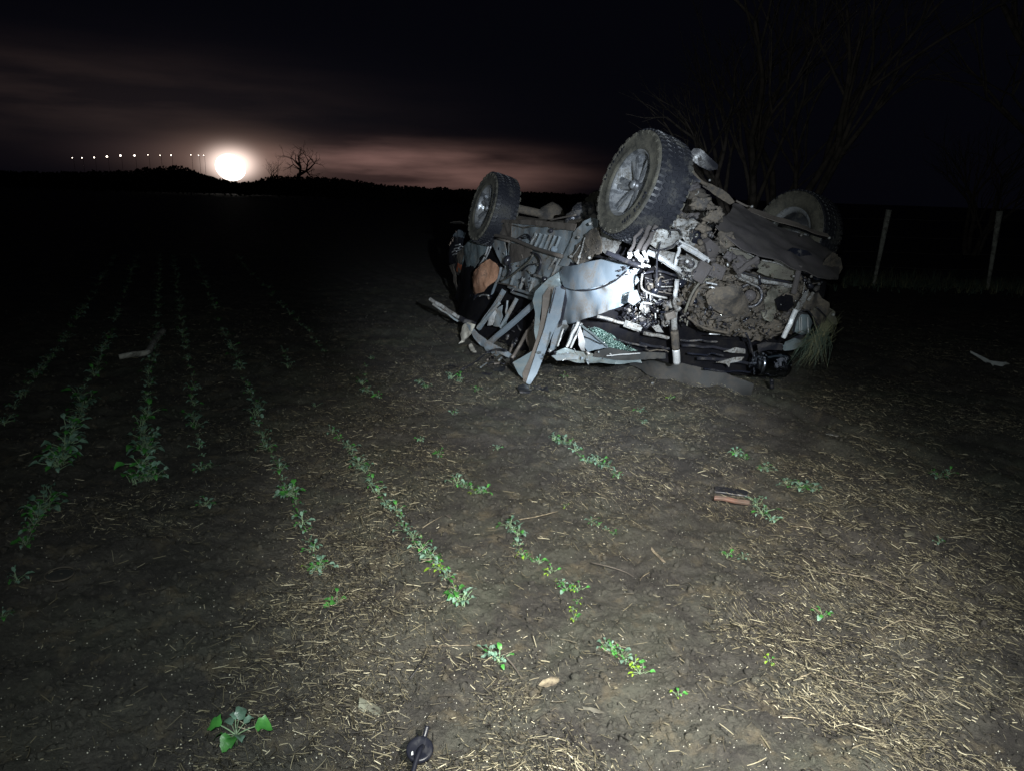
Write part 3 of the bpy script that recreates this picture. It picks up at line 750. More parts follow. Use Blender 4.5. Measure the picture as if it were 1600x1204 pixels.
Tb('lilac_strap', S, [(783, 418), (780, 432), (773, 448), (769, 460), (766, 470)], 2.4, 'silver', off=.24)
Bm('body_flange', S, (795, 449), (842, 464), 4.5, 'bed', .03, .22)
Bm('body_flange', S, (800, 457), (838, 470), 4.0, 'bed', .03, .27)
for i, (x0, y0, x1, y1) in enumerate([(878, 398, 866, 425), (872, 410, 861, 436), (882, 420, 868, 452), (868, 405, 858, 420)]): Bm('body_flange', S, (x0, y0), (x1, y1), 4, 'bed', .03, .05, .004, i)

# upper rail lumps seen over the flank
for i, (x, y, r) in enumerate([(908, 333, .10), (920, 327, .07), (895, 342, .07), (925, 338, .06)]):
    b = MB(); b.lump(D(x, y, 7.0), r, i, 2); part('mud_clump', b, 'oily')
Tb('brake_line', S, [(856, 345), (880, 340), (900, 336)], 1.4, 'brown', off=.1)

# near wheel arch: inner skirt, mud-caked liner, flare, wing
P('inner_wing', S, [(877, 415), (886, 392), (898, 364), (912, 347), (922, 340), (934, 343), (936, 354), (928, 366), (922, 392), (912, 412), (895, 418)], 'bed', off=.05, seed=20, dent=.02)
P('mud_shield', S, [(891, 402), (902, 383), (914, 372), (928, 358), (939, 356), (941, 396), (928, 405), (908, 412), (897, 410)], 'mud', off=.13, seed=21, dent=.03, res=.03)
Bm('bright_trim', S, (914, 372), (903, 410), 2.2, 'pale', .012, .19)
Bm('bright_trim', S, (906, 384), (894, 402), 1.8, 'pale', .012, .18)
for i, (x, y) in enumerate([(904, 371), (922, 350), (892, 401), (903, 411), (921, 403), (905, 402)]):
    b = MB(); c = S(x, y, .2); b.lathe([(0, .012), (.012, .01), (.014, -.01), (0, -.01)], c, CAM-c, 8); part('bolt', b, 'pale')
P('strut_tower', S, [(940, 358), (962, 370), (972, 376), (964, 390), (957, 402), (946, 397), (941, 390)], 'pale', off=.05, seed=22, dent=.02)
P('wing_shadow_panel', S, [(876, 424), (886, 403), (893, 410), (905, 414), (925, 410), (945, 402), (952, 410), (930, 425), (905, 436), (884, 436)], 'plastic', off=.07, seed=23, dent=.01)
# wheel-arch flare: bowed band
P('arch_flare', S, [(875, 425), (884, 416), (898, 416), (913, 414), (930, 409), (948, 405), (966, 408), (985, 412), (978, 424), (962, 437), (944, 447), (925, 452), (905, 453), (886, 449), (878, 441)], 'silver', off=.17, seed=24, dent=.008, bow=.05, res=.03, freq=2.5)
Tb('flare_lip', S, [(878, 441), (886, 449.5), (905, 454), (925, 453), (945, 447.5), (963, 437.5), (979, 424)], 1.1, 'plastic', off=.205)
Tb('flare_lip', S, [(951, 402), (962, 404), (975, 408), (992, 414), (1005, 418)], 1.2, 'bright', off=.19)
W_ = [(884, 448, .12), (905, 452, .12), (925, 451, .12), (944, 445, .08), (962, 436, -.02), (980, 422, -.18), (1007, 416, -.40), (1004, 436, -.42), (997, 458, -.38), (985, 472, -.25), (968, 481, -.10), (950, 487, .03), (935, 493, .10), (912, 499, .12), (893, 505, .12), (877, 508, .12), (873, 500, .12), (878, 475, .12)]
b = MB(); b.panel([S(x, y, o) for x, y, o in W_], .006, .005, 25, .03, 2.2); part('front_wing', b, 'silver', label='smooth front wing with a blown-out patch of torchlight')
b = MB(); b.panel([F(984, 457, .12), F(996, 454, .12), F(1002, 470, .12), F(990, 478, .12), F(981, 472, .12)], .006, .01, 27, .02, 5); part('torn_strip', b, 'silver')
for i in range(9):
    rnd = random.Random(50+i); x, y = 972+rnd.uniform(-6, 12), 418+rnd.uniform(-4, 12)
    Tb('clip', S, [(x, y), (x+rnd.uniform(-4, 4), y+rnd.uniform(-4, 4)), (x+rnd.uniform(-5, 5), y+rnd.uniform(-5, 5))], .8, 'plastic', off=.24)

# sprung door, seen along its edge
def dd(pts, name, mat, th=.008, dent=.006, seed=0, bow=0.0, add=0.0, res=.03, label=None):
    q = []
    for x, y in pts:
        t = (y-440)/165; q.append(gclamp(D(x, y, 6.30-0.62*max(0, t)-add), x, y, .012))
    b = MB(); b.panel(q, th, dent, seed, res, 3.0, 0, 0, bow); return part(name, b, mat, label=label)
dd([(866, 452), (876, 446), (883, 456), (879, 480), (875, 504), (862, 530), (850, 560), (839, 586), (828, 601), (822, 598), (835, 562), (850, 520), (858, 485)], 'door_edge', 'silver', seed=30, bow=.07, add=.05, label='long pale edge of the sprung door')
dd([(848, 462), (858, 448), (868, 450), (862, 482), (851, 520), (838, 560), (826, 598), (818, 596), (816, 584), (828, 560), (840, 525), (846, 495)], 'door_frame', 'brown', seed=31, add=.02, bow=.01)
dd([(836, 455), (858, 432), (876, 420), (878, 446), (860, 450), (848, 466), (843, 500), (846, 520), (838, 542), (834, 520), (836, 490), (832, 470)], 'door_frame', 'teal', seed=32, add=-.02)
dd([(876, 446), (884, 450), (886, 470), (878, 508), (872, 512), (876, 490)], 'weather_strip', 'plastic', seed=33, add=.07)
dd([(870, 505), (884, 500), (888, 510), (878, 530), (868, 545), (858, 552), (862, 530)], 'door_panel', 'silver', seed=34, add=.0)
dd([(801, 566), (815, 558), (832, 548), (826, 572), (818, 592), (810, 584)], 'door_corner', 'teal', seed=35, add=.0)
Tb('bright_trim', Lp, [(800, 567), (807, 577), (815, 590)], 1.0, 'bright', off=.5)
Tb('weather_strip', Lp, [(868, 451), (858, 490), (845, 530), (830, 570), (821, 598)], 1.1, 'plastic', off=.55)

# window frame and crumpled pillars
Bm('window_pillar', Lp, (851, 461), (764, 537), 9.5, 'silver', .035, .22, .006, 2, label='long diagonal pillar across the window opening')
Bm('window_pillar', Lp, (807, 468), (783, 512), 6.0, 'bed', .03, .0, .004, 3)
Bm('window_pillar', Lp, (793, 470), (790, 500), 3.0, 'bed', .02, -.08, .004, 4)
Bm('window_pillar', Lp, (787, 455), (748, 514), 8.0, 'silver', .03, .14, .008, 5)
Bm('window_pillar', Lp, (780, 474), (746, 512), 4.5, 'bed', .03, .22, .006, 6)
P('pillar_plate', Lp, [(738, 509), (744, 513), (752, 523), (764, 533), (777, 540), (790, 547), (803, 557), (796, 561), (780, 553), (765, 547), (753, 541), (745, 530)], 'silver', off=.26, seed=40, dent=.015)
P('pillar_plate', Lp, [(756, 540), (766, 548), (783, 553), (776, 557), (762, 550)], 'bed', off=.32, seed=41)
P('bright_plate', Lp, [(767, 489), (770, 480), (777, 483), (771, 508), (762, 509)], 'bright', off=.05, seed=42, res=.02)
P('torn_panel', Lp, [(776, 484), (786, 477), (784, 495), (780, 511), (769, 510)], 'bed', off=.03, seed=43)
P('torn_panel', Lp, [(780, 512), (788, 499), (791, 506), (786, 512)], 'teal', off=.02, seed=44)
P('torn_panel', Lp, [(832, 500), (836, 520), (834, 545), (826, 552), (822, 530), (826, 512)], 'brown', off=.1, seed=45)
Tb('seat_belt', Lp, [(835, 507), (823, 520), (812, 540), (800, 560)], 3.0, 'brown', off=.16)
Tb('seat_belt', Lp, [(836, 512), (825, 516), (822, 520)], 2.0, 'brown', off=.19)
Bm('torn_strip', Lp, (801, 538), (797, 550), 3, 'brown', .01, .2)
# ground-level bits attached at the tail
P('foam_pad', Lp, [(714, 538), (718, 522), (723, 507), (733, 503), (742, 507), (740, 516), (734, 525), (724, 534)], 'cream', off=.35, seed=46, dent=.03, th=.02)
P('foam_pad', Lp, [(732, 536), (736, 534), (741, 545), (745, 555), (739, 553), (733, 545)], 'cream', off=.4, seed=47, dent=.02, th=.015)
Tb('sill_hose', Lp, [(722, 577), (742, 566), (758, 553), (775, 546), (792, 548)], 2.0, 'plastic', off=.45)

# sill and crumpled roof at ground level
P('crushed_roof', F, [(872, 552), (885, 546), (905, 549), (930, 552), (960, 556), (1000, 560), (1002, 566), (950, 568), (905, 565), (868, 560)], 'teal', off=.1, seed=50, dent=.03)
P('crushed_roof', F, [(862, 556), (880, 552), (905, 556), (903, 562), (870, 563)], 'bed', off=.25, seed=51)
P('bonnet_fold', F, [(884, 540), (890, 520), (896, 507), (906, 502), (900, 520), (893, 541)], 'silver', off=.0, seed=52)
for i, (p, q, w) in enumerate([((904, 503), (886, 542), 5), ((909, 506), (892, 543), 3.5), ((880, 515), (872, 540), 2.5)]): Bm('bonnet_fold', F, p, q, w, 'bright', .03, .12+.02*i, .004, i)
P('bonnet_fold', F, [(902, 522), (908, 514), (911, 530), (910, 540), (914, 548), (907, 546), (901, 536)], 'bright', off=.18, seed=53, bow=.03)
P('bonnet', F, [(911, 512), (920, 516), (930, 525), (950, 542), (928, 546), (918, 549), (911, 540), (909, 527)], 'silver', off=.12, seed=54, dent=.02)
Bm('bonnet_edge', F, (909, 509), (949, 541), 3.2, 'teal', .02, .2)
Bm('bonnet_edge', F, (911, 525), (940, 538), 1.2, 'plastic', .01, .2)
P('windscreen', F, [(915, 507), (935, 512), (955, 522), (978, 540), (996, 548), (970, 549), (950, 543), (932, 528)], 'glass', off=.05, seed=55, dent=.05, res=.03)
P('crushed_roof', F, [(928, 548), (950, 543), (1000, 550), (1040, 552), (1040, 560), (960, 562), (926, 556)], 'sheet', off=.15, seed=56, dent=.02)
Bm('torn_strip', F, (948, 556), (1000, 552), 1.6, 'bright', .01, .3)

# long dark sheet lying out in front of the roof
def ground_sheet(pts, name, mat, seed, dent=.02, z=.02, zs=None):
    b = MB(); q = [G(x, y, (zs[i] if zs else z)) for i, (x, y) in enumerate(pts)]
    b.panel(q, .006, dent, seed, .06, 4.0, .006); return part(name, b, mat)
ground_sheet([(925, 562), (960, 556), (1010, 556), (1070, 563), (1140, 572), (1196, 584), (1196, 606), (1140, 607), (1080, 604), (1020, 596), (965, 582)], 'torn_liner_sheet', 'sheet', 60, .05, .04, [.10, .2, .26, .22, .2, .16, .02, .02, .02, .03, .05])

# ---------------- nose: mechanical mess
P('nose_shade_sheet', F, [(1000, 432), (1060, 395), (1140, 392), (1250, 420), (1290, 440), (1255, 540), (1200, 555), (1100, 552), (1030, 545), (985, 512)], 'void', off=-.38, seed=61, res=.1, dent=.05)  # black backing sheet standing in for shade deep in the nose
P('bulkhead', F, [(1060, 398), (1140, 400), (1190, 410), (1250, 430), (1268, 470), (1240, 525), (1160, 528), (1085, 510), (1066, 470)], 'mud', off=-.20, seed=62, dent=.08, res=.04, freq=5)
P('nose_shade_sheet', F, [(905, 505), (985, 505), (1045, 528), (1100, 530), (1190, 535), (1200, 560), (1195, 590), (1100, 575), (1000, 556), (950, 545)], 'void', off=-.15, seed=63, res=.08, dent=.04)  # shade under the nose, also put in as a black sheet
# dark undertray on top, sloping back
Pz('undertray', [(1148, 313, 6.35), (1168, 323, 6.35), (1195, 336, 6.30), (1240, 354, 6.28), (1288, 373, 6.30), (1310, 392, 6.1), (1317, 415, 5.9), (1311, 436, 5.75), (1285, 438, 5.65), (1248, 426, 5.55), (1190, 412, 5.42), (1150, 400, 5.35), (1128, 378, 5.4), (1112, 362, 5.5), (1124, 345, 5.7), (1140, 332, 6.0)], 'tray', seed=64, dent=.02, res=.05, label='flat dark tray on the upturned underside')
Pz('rail_lip', [(1168, 321, 6.42), (1195, 331, 6.4), (1240, 347, 6.38), (1292, 367, 6.38), (1296, 374, 6.36), (1240, 354, 6.32), (1192, 339, 6.32), (1168, 327, 6.36)], 'brown', seed=65, dent=.01)
Bm('chassis_rail', lambda x, y, o=0: D(x, y, 6.5-o), (1178, 330), (1292, 372), 7, 'void', .05)
Tb('brake_line', lambda x, y, o=0: D(x, y, 6.35-o), [(1150, 314), (1166, 322), (1176, 324)], 1.5, 'brown')
for i, (x, y) in enumerate([(1175, 323), (1252, 368), (1296, 372), (1240, 432), (1268, 432)]):
    b = MB(); b.lump(D(x, y, 6.1 if y < 400 else 5.6), .012, i, 1); part('bolt', b, 'pale')
P('blue_black_pan', F, [(1222, 396), (1240, 388), (1262, 392), (1278, 405), (1282, 424), (1262, 430), (1235, 424), (1218, 412)], 'gloss', off=-.12, seed=66, dent=.03)
P('undertray', F, [(1285, 402), (1300, 394), (1316, 404), (1318, 420), (1308, 436), (1292, 436), (1282, 425)], 'mud', off=-.05, seed=67, dent=.03, ragged=.006)
# frame arm and plate standing up behind the near wheel
U = lambda x, y, o=0: D(x, y, 6.3-o)
Tb('control_arm', U, [(1070, 243), (1078, 262), (1092, 281), (1106, 290)], 3.0, 'mud')
P('control_arm', U, [(1098, 283), (1112, 288), (1128, 296), (1140, 306), (1148, 316), (1141, 320), (1124, 310), (1108, 298), (1098, 292)], 'mud', seed=68, dent=.02, ragged=.004, off=-.02)
P('skid_plate', U, [(1077, 240), (1084, 232), (1094, 233), (1108, 246), (1122, 258), (1121, 265), (1107, 267), (1092, 260), (1080, 250)], 'plastic', off=-.3, seed=69, bow=.02, th=.02, dent=.01)
b = MB(); b.lump(U(1109, 282), .012, 3, 1); part('bolt', b, 'pale')
# suspension between wheel and tray
Y = lambda x, y, o=0: D(x, y, 5.75-o)
P('steering_knuckle', Y, [(1040, 300), (1062, 285), (1082, 288), (1088, 312), (1108, 325), (1122, 340), (1110, 366), (1080, 372), (1055, 368), (1040, 345)], 'oily', off=-.1, seed=70, dent=.09, res=.03, freq=9)
P('hub_carrier', Y, [(1062, 262), (1080, 270), (1094, 283), (1086, 296), (1088, 312), (1070, 318), (1055, 300)], 'plastic', off=-.05, seed=71, dent=.05)
P('pale_gusset', F, [(1046, 352), (1062, 342), (1080, 340), (1096, 350), (1100, 366), (1090, 384), (1070, 380), (1062, 366)], 'pale', off=-.1, seed=72, dent=.05, ragged=.004, res=.025, freq=12)
P('gearbox_cover', F, [(1016, 382), (1019, 370), (1026, 359), (1036, 356), (1050, 359), (1062, 361), (1065, 370), (1058, 379), (1048, 386), (1036, 389), (1023, 387)], 'pale', off=.10, seed=73, dent=.01, bow=.05, th=.03, label='rounded grey cover crossed by a black hose')
Tb('cooling_hose', F, [(1018, 362), (1034, 356), (1048, 360), (1060, 359), (1065, 368)], 1.2, 'plastic', off=.2)
Tb('cooling_hose', F, [(1015, 387), (1024, 391), (1040, 389), (1052, 384), (1060, 376)], 1.5, 'plastic', off=.2)
Tb('cooling_hose', F, [(1032, 378), (1029, 390), (1027, 405), (1026, 425), (1027, 450)], 1.5, 'plastic', off=.24)
Tb('cooling_hose', F, [(1046, 360), (1048, 366), (1045, 371)], 1.2, 'plastic', off=.2)
for i, x in enumerate((985, 996, 1006)): Bm('shock_absorber', F, (x+20, 352), (x, 392), 7 if i else 5, 'tray', .05, .0+.05*i, .01, i, hat=False)
# bright members
Bm('cross_member', F, (1014, 395), (1062, 423), 8.5, 'bright', .045, .12, .006, 5, label='bright bare cross member')
P('cross_member', F, [(1016, 388), (1034, 391), (1056, 396), (1062, 404), (1054, 416), (1036, 404), (1020, 394)], 'pale', off=.06, seed=75, dent=.03)
Bm('cross_member', F, (1062, 380), (1106, 407), 8.5, 'bright', .04, .16, .004, 6)
Bm('cross_member', F, (1062, 377), (1089, 391), 3.5, 'bright', .02, .2, .003, 7)
Bm('bracket', F, (1062, 380), (1054, 417), 5.0, 'bright', .02, .14, .008, 8)
Bm('bracket', F, (995, 394), (1004, 408), 8.0, 'bright', .03, .12, .01, 9)
Bm('bracket', F, (1006, 394), (1012, 408), 5.0, 'bright', .03, .14, .01, 10)
Bm('bracket', F, (984, 395), (984, 403), 7.0, 'bright', .02, .05, .01, 11)
Bm('bracket', F, (1003, 414), (1015, 417), 4.0, 'bright', .02, .14, .01, 12)
Bm('wing_brace', F, (948, 395), (1000, 416), 7.0, 'plastic', .02, .15, .004, 13)
for i, (x, y) in enumerate([(1063, 381), (1060, 384), (1010, 408), (990, 407), (1072, 410), (1061, 403), (1104, 408), (1078, 428), (1073, 432)]):
    b = MB(); c = F(x, y, .2); b.lathe([(0, .008), (.009, .008), (.010, -.01), (0, -.01)], c, CAM-c, 8); part('bolt', b, 'plastic')
P('black_box', F, [(1084, 362), (1096, 356), (1100, 378), (1094, 384), (1082, 380)], 'gloss', off=.0, seed=76, th=.05)
P('black_box', F, [(1102, 380), (1110, 374), (1124, 388), (1118, 404), (1106, 402)], 'tray', off=.05, seed=77, th=.05)
# battery-like block with hoses
P('engine_block', F, [(1062, 404), (1078, 400), (1090, 408), (1092, 424), (1082, 440), (1064, 438), (1056, 424)], 'pale', off=.08, seed=78, dent=.05, res=.02, freq=14, th=.06)
b = MB(); c = F(1079, 413, .2); b.lathe([(0, .03), (.02, .03), (.028, .02), (.03, -.02), (0, -.02)], c, CAM-c, 14); part('pulley', b, 'oily')
b = MB(); b.lump(F(1074, 409, .22), .013, 4, 2); part('ball_joint', b, 'bright')
b = MB(); b.box(F(1095, 425, .15), (.10, .06, .14), Matrix.Rotation(.5, 3, 'Y')); part('air_box', b, 'tray')
b = MB(); b.box(F(1120, 424, .02), (.11, .05, .10), Matrix.Rotation(.3, 3, 'Y')); part('air_box', b, 'tray')
# radiator hole, its shade put in as a flat black sheet
P('radiator_shade', F, [(1006, 430), (1030, 427), (1057, 428), (1055, 463), (1030, 462), (1008, 454)], 'void', off=.0, seed=79, dent=.01)
for i in range(5): Tb('radiator_pipe', F, [(1008+i*3, 434+i*5), (1030, 440+i*4), (1052, 436+i*6)], .9, ['oily', 'plastic', 'pale', 'oily', 'brown'][i], off=.06)
Tb('radiator_frame', F, [(1004, 428), (1002, 444), (1006, 454), (1024, 462), (1042, 466)], 1.8, 'pale', off=.12)
Tb('radiator_frame', F, [(1004, 428), (1030, 424), (1058, 432)], 1.8, 'plastic', off=.12)
Bm('bracket', F, (1058, 438), (1055, 464), 6.5, 'bright', .03, .16, .004, 14)
Tb('exhaust_pipe', F, [(1056, 464), (1054, 474), (1058, 484), (1063, 480)], 3.4, 'pale', off=.18)
Tb('exhaust_pipe', F, [(1119, 436), (1103, 444), (1092, 452), (1084, 466), (1079, 478)], 2.6, 'mud', off=.2)
Tb('exhaust_pipe', F, [(1110, 436), (1096, 440), (1082, 458), (1070, 488)], 2.2, 'olive', off=.16)
Bm('bracket', F, (1104, 442), (1120, 445), 2.5, 'bright', .012, .25)
Bm('bracket', F, (1108, 449), (1116, 450), 2.0, 'bright', .012, .25)
P('oil_pan', F, [(1102, 462), (1112, 450), (1132, 442), (1152, 446), (1164, 462), (1167, 486), (1150, 494), (1128, 490), (1106, 478)], 'mud', off=.05, seed=80, dent=.04, res=.03, bow=.06, label='mud-covered oil pan')
# braces and dusty panels on the right
P('dust_panel', F, [(1138, 388), (1160, 393), (1180, 404), (1168, 411), (1154, 419), (1147, 408)], 'olive', off=.0, seed=81, dent=.015)
Tb('bright_trim', F, [(1138, 387), (1160, 392), (1181, 403)], 1.2, 'pale', off=.03)
P('dust_panel', F, [(1190, 408), (1212, 412), (1235, 421), (1246, 422), (1241, 438), (1222, 437), (1195, 430), (1172, 420)], 'olive', off=.0, seed=82, dent=.015)
Tb('bright_trim', F, [(1190, 407), (1212, 411), (1235, 420), (1247, 421)], 1.2, 'pale', off=.03)
P('dust_panel', F, [(1209, 406), (1228, 410), (1246, 414), (1244, 420), (1228, 418), (1212, 411)], 'pale', off=-.02, seed=83, dent=.01)
Bm('cross_member', F, (1155, 428), (1184, 441), 8, 'pale', .04, .04, .006, 20)
Bm('cross_member', F, (1188, 437), (1237, 447), 7.5, 'pale', .04, .04, .006, 21)
Bm('cross_member', F, (1150, 432), (1182, 447), 3, 'pale', .02, .08, .006, 22)
Tb('hose', F, [(1152, 424), (1175, 430), (1200, 436), (1238, 442)], 2.0, 'plastic', off=.08)
Bm('frame_strut', F, (1184, 403), (1152, 427), 8, 'tray', .04, .12, .004, 23, hat=False)
Bm('frame_strut', F, (1250, 414), (1240, 458), 8, 'tray', .04, .12, .004, 24, hat=False)
Bm('frame_strut', F, (1146, 414), (1156, 432), 5, 'tray', .03, .12, .004, 25, hat=False)
Tb('hose', F, [(1186, 430), (1188, 445)], 2.0, 'plastic', off=.12)
# pulley ring
c = F(1172, 462, .02); b = MB(); b.lathe([(.075, .01), (.095, .012), (.100, -.02), (.072, -.02)], c, CAM-c, 22, closed=True); part('pulley', b, 'oily')
b = MB(); b.lathe([(0, .02), (.04, .02), (.05, -.02), (0, -.02)], c, CAM-c, 16); part('pulley', b, 'tray')
P('mud_panel', F, [(1198, 450), (1220, 447), (1242, 452), (1240, 468), (1224, 478), (1212, 490), (1204, 500), (1192, 498), (1190, 478)], 'olive', off=.02, seed=84, dent=.05, ragged=.006, res=.025, freq=11)
P('nose_shade_sheet', F, [(1209, 468), (1224, 460), (1238, 462), (1241, 478), (1232, 488), (1214, 484)], 'void', off=.09, seed=85, dent=.02)  # black patch put in for the shade of an opening
P('headlamp_bracket', F, [(1254, 457), (1262, 452), (1258, 470), (1250, 486), (1243, 491), (1238, 488), (1246, 472)], 'pale', off=.08, seed=86, dent=.02)
Bm('headlamp_bracket', F, (1244, 484), (1224, 528), 7.5, 'bright', .02, .14, .003, 26, label='bright white strip beside the headlamp')
P('headlamp', F, [(1240, 518), (1244, 503), (1252, 491), (1263, 492), (1268, 505), (1266, 521), (1252, 523)], 'teal', off=.1, seed=87, dent=.008, bow=.04, th=.03)
for x in (1249, 1252, 1262): Bm('headlamp_rib', F, (x, 496), (x+1, 520), 1.3, 'bright', .006, .17, .001, x)
Tb('headlamp_rim', F, [(1240, 520), (1243, 503), (1252, 490), (1262, 490)], 1.3, 'plastic', off=.16)
P('crumpled_wing', F, [(1256, 458), (1268, 455), (1282, 458), (1284, 466), (1290, 470), (1290, 480), (1302, 483), (1305, 492), (1303, 500), (1309, 507), (1300, 509), (1288, 508), (1272, 522), (1267, 498), (1262, 484), (1252, 480)], 'mud', off=-.02, seed=88, dent=.07, ragged=.006, res=.03, freq=6, label='crumpled muddy wing')
P('crumpled_wing', F, [(1272, 482), (1288, 478), (1303, 486), (1308, 506), (1290, 508), (1276, 500)], 'olive', off=.03, seed=89, dent=.04, ragged=.005)
Bm('torn_strip', F, (1271, 457), (1263, 470), 4.5, 'pale', .01, .1)
Tb('wiring', F, [(1250, 488), (1262, 485), (1275, 502), (1285, 520)], 1.2, 'plastic', off=.14)
Tb('wiring', F, [(1276, 480), (1290, 495), (1302, 512), (1305, 525)], 1.2, 'plastic', off=.1)
Tb('wiring', F, [(1257, 441), (1256, 452), (1254, 460)], .7, 'pale', off=.1)
b = MB(); b.lump(F(1302, 492, .05), .018, 3, 1); part('bolt', b, 'pale')
P('bumper_beam', F, [(1226, 548), (1229, 536), (1245, 530), (1262, 533), (1258, 541), (1240, 546)], 'teal', off=.18, seed=90, dent=.012, th=.03)
P('bumper_beam', F, [(1235, 529), (1250, 524), (1268, 526), (1266, 531), (1246, 531)], 'plastic', off=.14, seed=91)
Tb('bumper_edge', F, [(1190, 538), (1210, 538), (1228, 541)], 1.3, 'teal', off=.15)
# black cylinder with highlight
ca, cb_ = F(1181, 567, .16), F(1224, 570, .16); ax = (cb_-ca).normalized()
b = MB(); L = (cb_-ca).length
b.lathe([(.0, 0), (.085, 0), (.098, .01), (.100, .04), (.096, .045), (.096, L-.05), (.100, L-.045), (.100, L-.005), (.085, L), (0, L)], ca, ax, 36); part('starter_motor', b, 'lacquer', label='glossy black cylinder hanging from the nose')
b = MB(); b.lathe([(.045, L), (.045, L+.02), (0, L+.02)], ca, ax, 20); part('end_cap', b, 'plastic')
P('motor_bracket', F, [(1182, 538), (1196, 534), (1224, 538), (1222, 548), (1200, 546), (1184, 550)], 'plastic', off=.26, seed=92, dent=.015)
Tb('bolt', F, [(1205, 592), (1206, 600), (1207, 606)], 3.2, 'gloss', off=.2)
for yy in (594, 599, 605): b = MB(); c = F(1206, yy, .22); b.lathe([(.018, .004), (.018, -.004), (.008, -.006), (.008, .006)], c, (0.1, -.3, 1), 10, closed=True); part('nut', b, 'gloss')
Tb('wiring', F, [(1165, 520), (1172, 535), (1176, 552), (1180, 560)], 1.6, 'plastic', off=.15)
P('torn_strip', F, [(1118, 566), (1140, 561), (1163, 558), (1158, 563), (1142, 568), (1139, 574), (1134, 568)], 'pale', off=.1, seed=93, ragged=.003)
P('torn_strip', F, [(1130, 549), (1148, 542), (1164, 545), (1165, 553), (1150, 551)], 'pale', off=.05, seed=94, ragged=.003)
# hanging tube and lower members
Tb('hanging_tube', F, [(1054, 518), (1055, 530), (1056, 545)], 6.4, 'mud', off=.22, sides=10)
Tb('hanging_tube', F, [(1056, 545), (1057, 556), (1057.5, 567)], 6.0, 'bright', off=.22, sides=10)
Tb('hanging_tube', F, [(1054, 488), (1053, 500), (1054, 518)], 5.0, 'pale', off=.18, sides=10)
b = MB(); b.box(F(1047, 493, .22), (.075, .05, .05), Matrix.Rotation(-.4, 3, 'Y')); part('bracket', b, 'brown')
Bm('bumper_beam', F, (978, 506), (1000, 514), 11, 'pale', .04, .12, .003, 30)
Bm('bumper_beam', F, (1007, 521), (1044, 528), 5.5, 'pale', .03, .12, .004, 31)
Bm('bumper_beam', F, (935, 495), (982, 507), 4.5, 'pale', .03, .05, .004, 32)
Tb('hose', F, [(1075, 496), (1090, 507), (1105, 514), (1125, 518), (1140, 521)], 2.2, 'mud', off=.14)
Tb('hose', F, [(1108, 522), (1125, 523)], 1.0, 'bright', off=.14)
Tb('hose', F, [(1005, 508), (1010, 512), (1015, 505)], 2.5, 'plastic', off=.16)
P('torn_panel', F, [(1020, 512), (1030, 508), (1037, 520), (1026, 519)], 'pale', off=.12, seed=96)
Bm('radiator_pipe', F, (1005, 473), (1018, 475), 2.6, 'bright', .015, .2)
Bm('radiator_pipe', F, (1003, 474), (1000, 483), 2.4, 'bright', .015, .2)
for i, (x, y) in enumerate([(1016, 462), (1010, 459), (1008, 481), (1024, 490)]): Bm('bracket', F, (x, y), (x+.5, y+7), 2.0, 'bright', .01, .18, .001, i)

# scatter of small mechanical pieces, each one a part
def inpoly(x, y, P_):
    r = False
    for i in range(len(P_)):
        (ax_, ay), (bx, by) = P_[i], P_[i-1]
        if (ay > y) != (by > y) and x < (bx-ax_)*(y-ay)/(by-ay)+ax_: r = not r
    return r
def clutter(fn, poly, n, seed, mats, off=(0, .12), size=1.0, kinds=('hose', 'bracket', 'bolt', 'pipe', 'housing', 'clip')):
    rnd = random.Random(seed); xs = [p[0] for p in poly]; ys = [p[1] for p in poly]; k = 0
    while k < n:
        x, y = rnd.uniform(min(xs), max(xs)), rnd.uniform(min(ys), max(ys))
        if not inpoly(x, y, poly): continue
        k += 1; o = rnd.uniform(*off); kd = rnd.choice(kinds); mt = rnd.choice(mats); b = MB()
        if kd in ('hose', 'pipe'):
            a = rnd.uniform(0, 6.28); ln = rnd.uniform(4, 13)*size; cv = rnd.uniform(-1, 1)
            pts = []
            for t in range(4):
                pts.append(fn(x+math.cos(a)*ln*t/3, y+math.sin(a)*ln*t/3, o+rnd.uniform(-.02, .02))); a += cv*(.6 if kd == 'hose' else .15)
            b.tube(pts, rnd.uniform(.6, 1.7)*size*pts[0].y/FPX, 6, sub=3)
        elif kd in ('bracket', 'clip'):
            a = rnd.uniform(0, 6.28); ln = rnd.uniform(2, 7)*size*(1 if kd == 'bracket' else .6)
            b.beam(fn(x, y, o), fn(x+math.cos(a)*ln, y+math.sin(a)*ln, o+rnd.uniform(-.03, .03)), rnd.uniform(1.5, 4)*size*5.4/FPX, rnd.uniform(.005, .02), None, 2, .004, k)
        elif kd == 'bolt':
            c = fn(x, y, o); r = rnd.uniform(.006, .016)*size
            b.lathe([(0, r), (r, r*.8), (r*1.2, -r), (0, -r)], c, (CAM-c).normalized()+Vector((rnd.uniform(-.6, .6), 0, rnd.uniform(-.6, .6))), 8)
        else:
            c = fn(x, y, o); r = rnd.uniform(.014, .035)*size
            ax = Vector((rnd.uniform(-1, 1), rnd.uniform(-1, 1), rnd.uniform(-1, 1))).normalized()
            b.lathe([(0, 1.2*r), (.7*r, 1.2*r), (.8*r, 1.0*r), (r, .6*r), (r, -.6*r), (.6*r, -.8*r), (.6*r, -1.3*r), (0, -1.3*r)], c, ax, 10)
        part(kd, b, mt)
darkm = ['oily', 'oily', 'plastic', 'mud', 'gloss', 'mud', 'mud']; mixm = ['oily', 'pale', 'mud', 'plastic', 'pale', 'mud', 'olive', 'gloss', 'oily']
clutter(F, [(985, 470), (1000, 460), (1040, 466), (1058, 480), (1052, 512), (1010, 508), (975, 498)], 85, 1, ['oily', 'plastic', 'mud', 'gloss', 'pale', 'plastic', 'oily'], (.02, .16), .95)
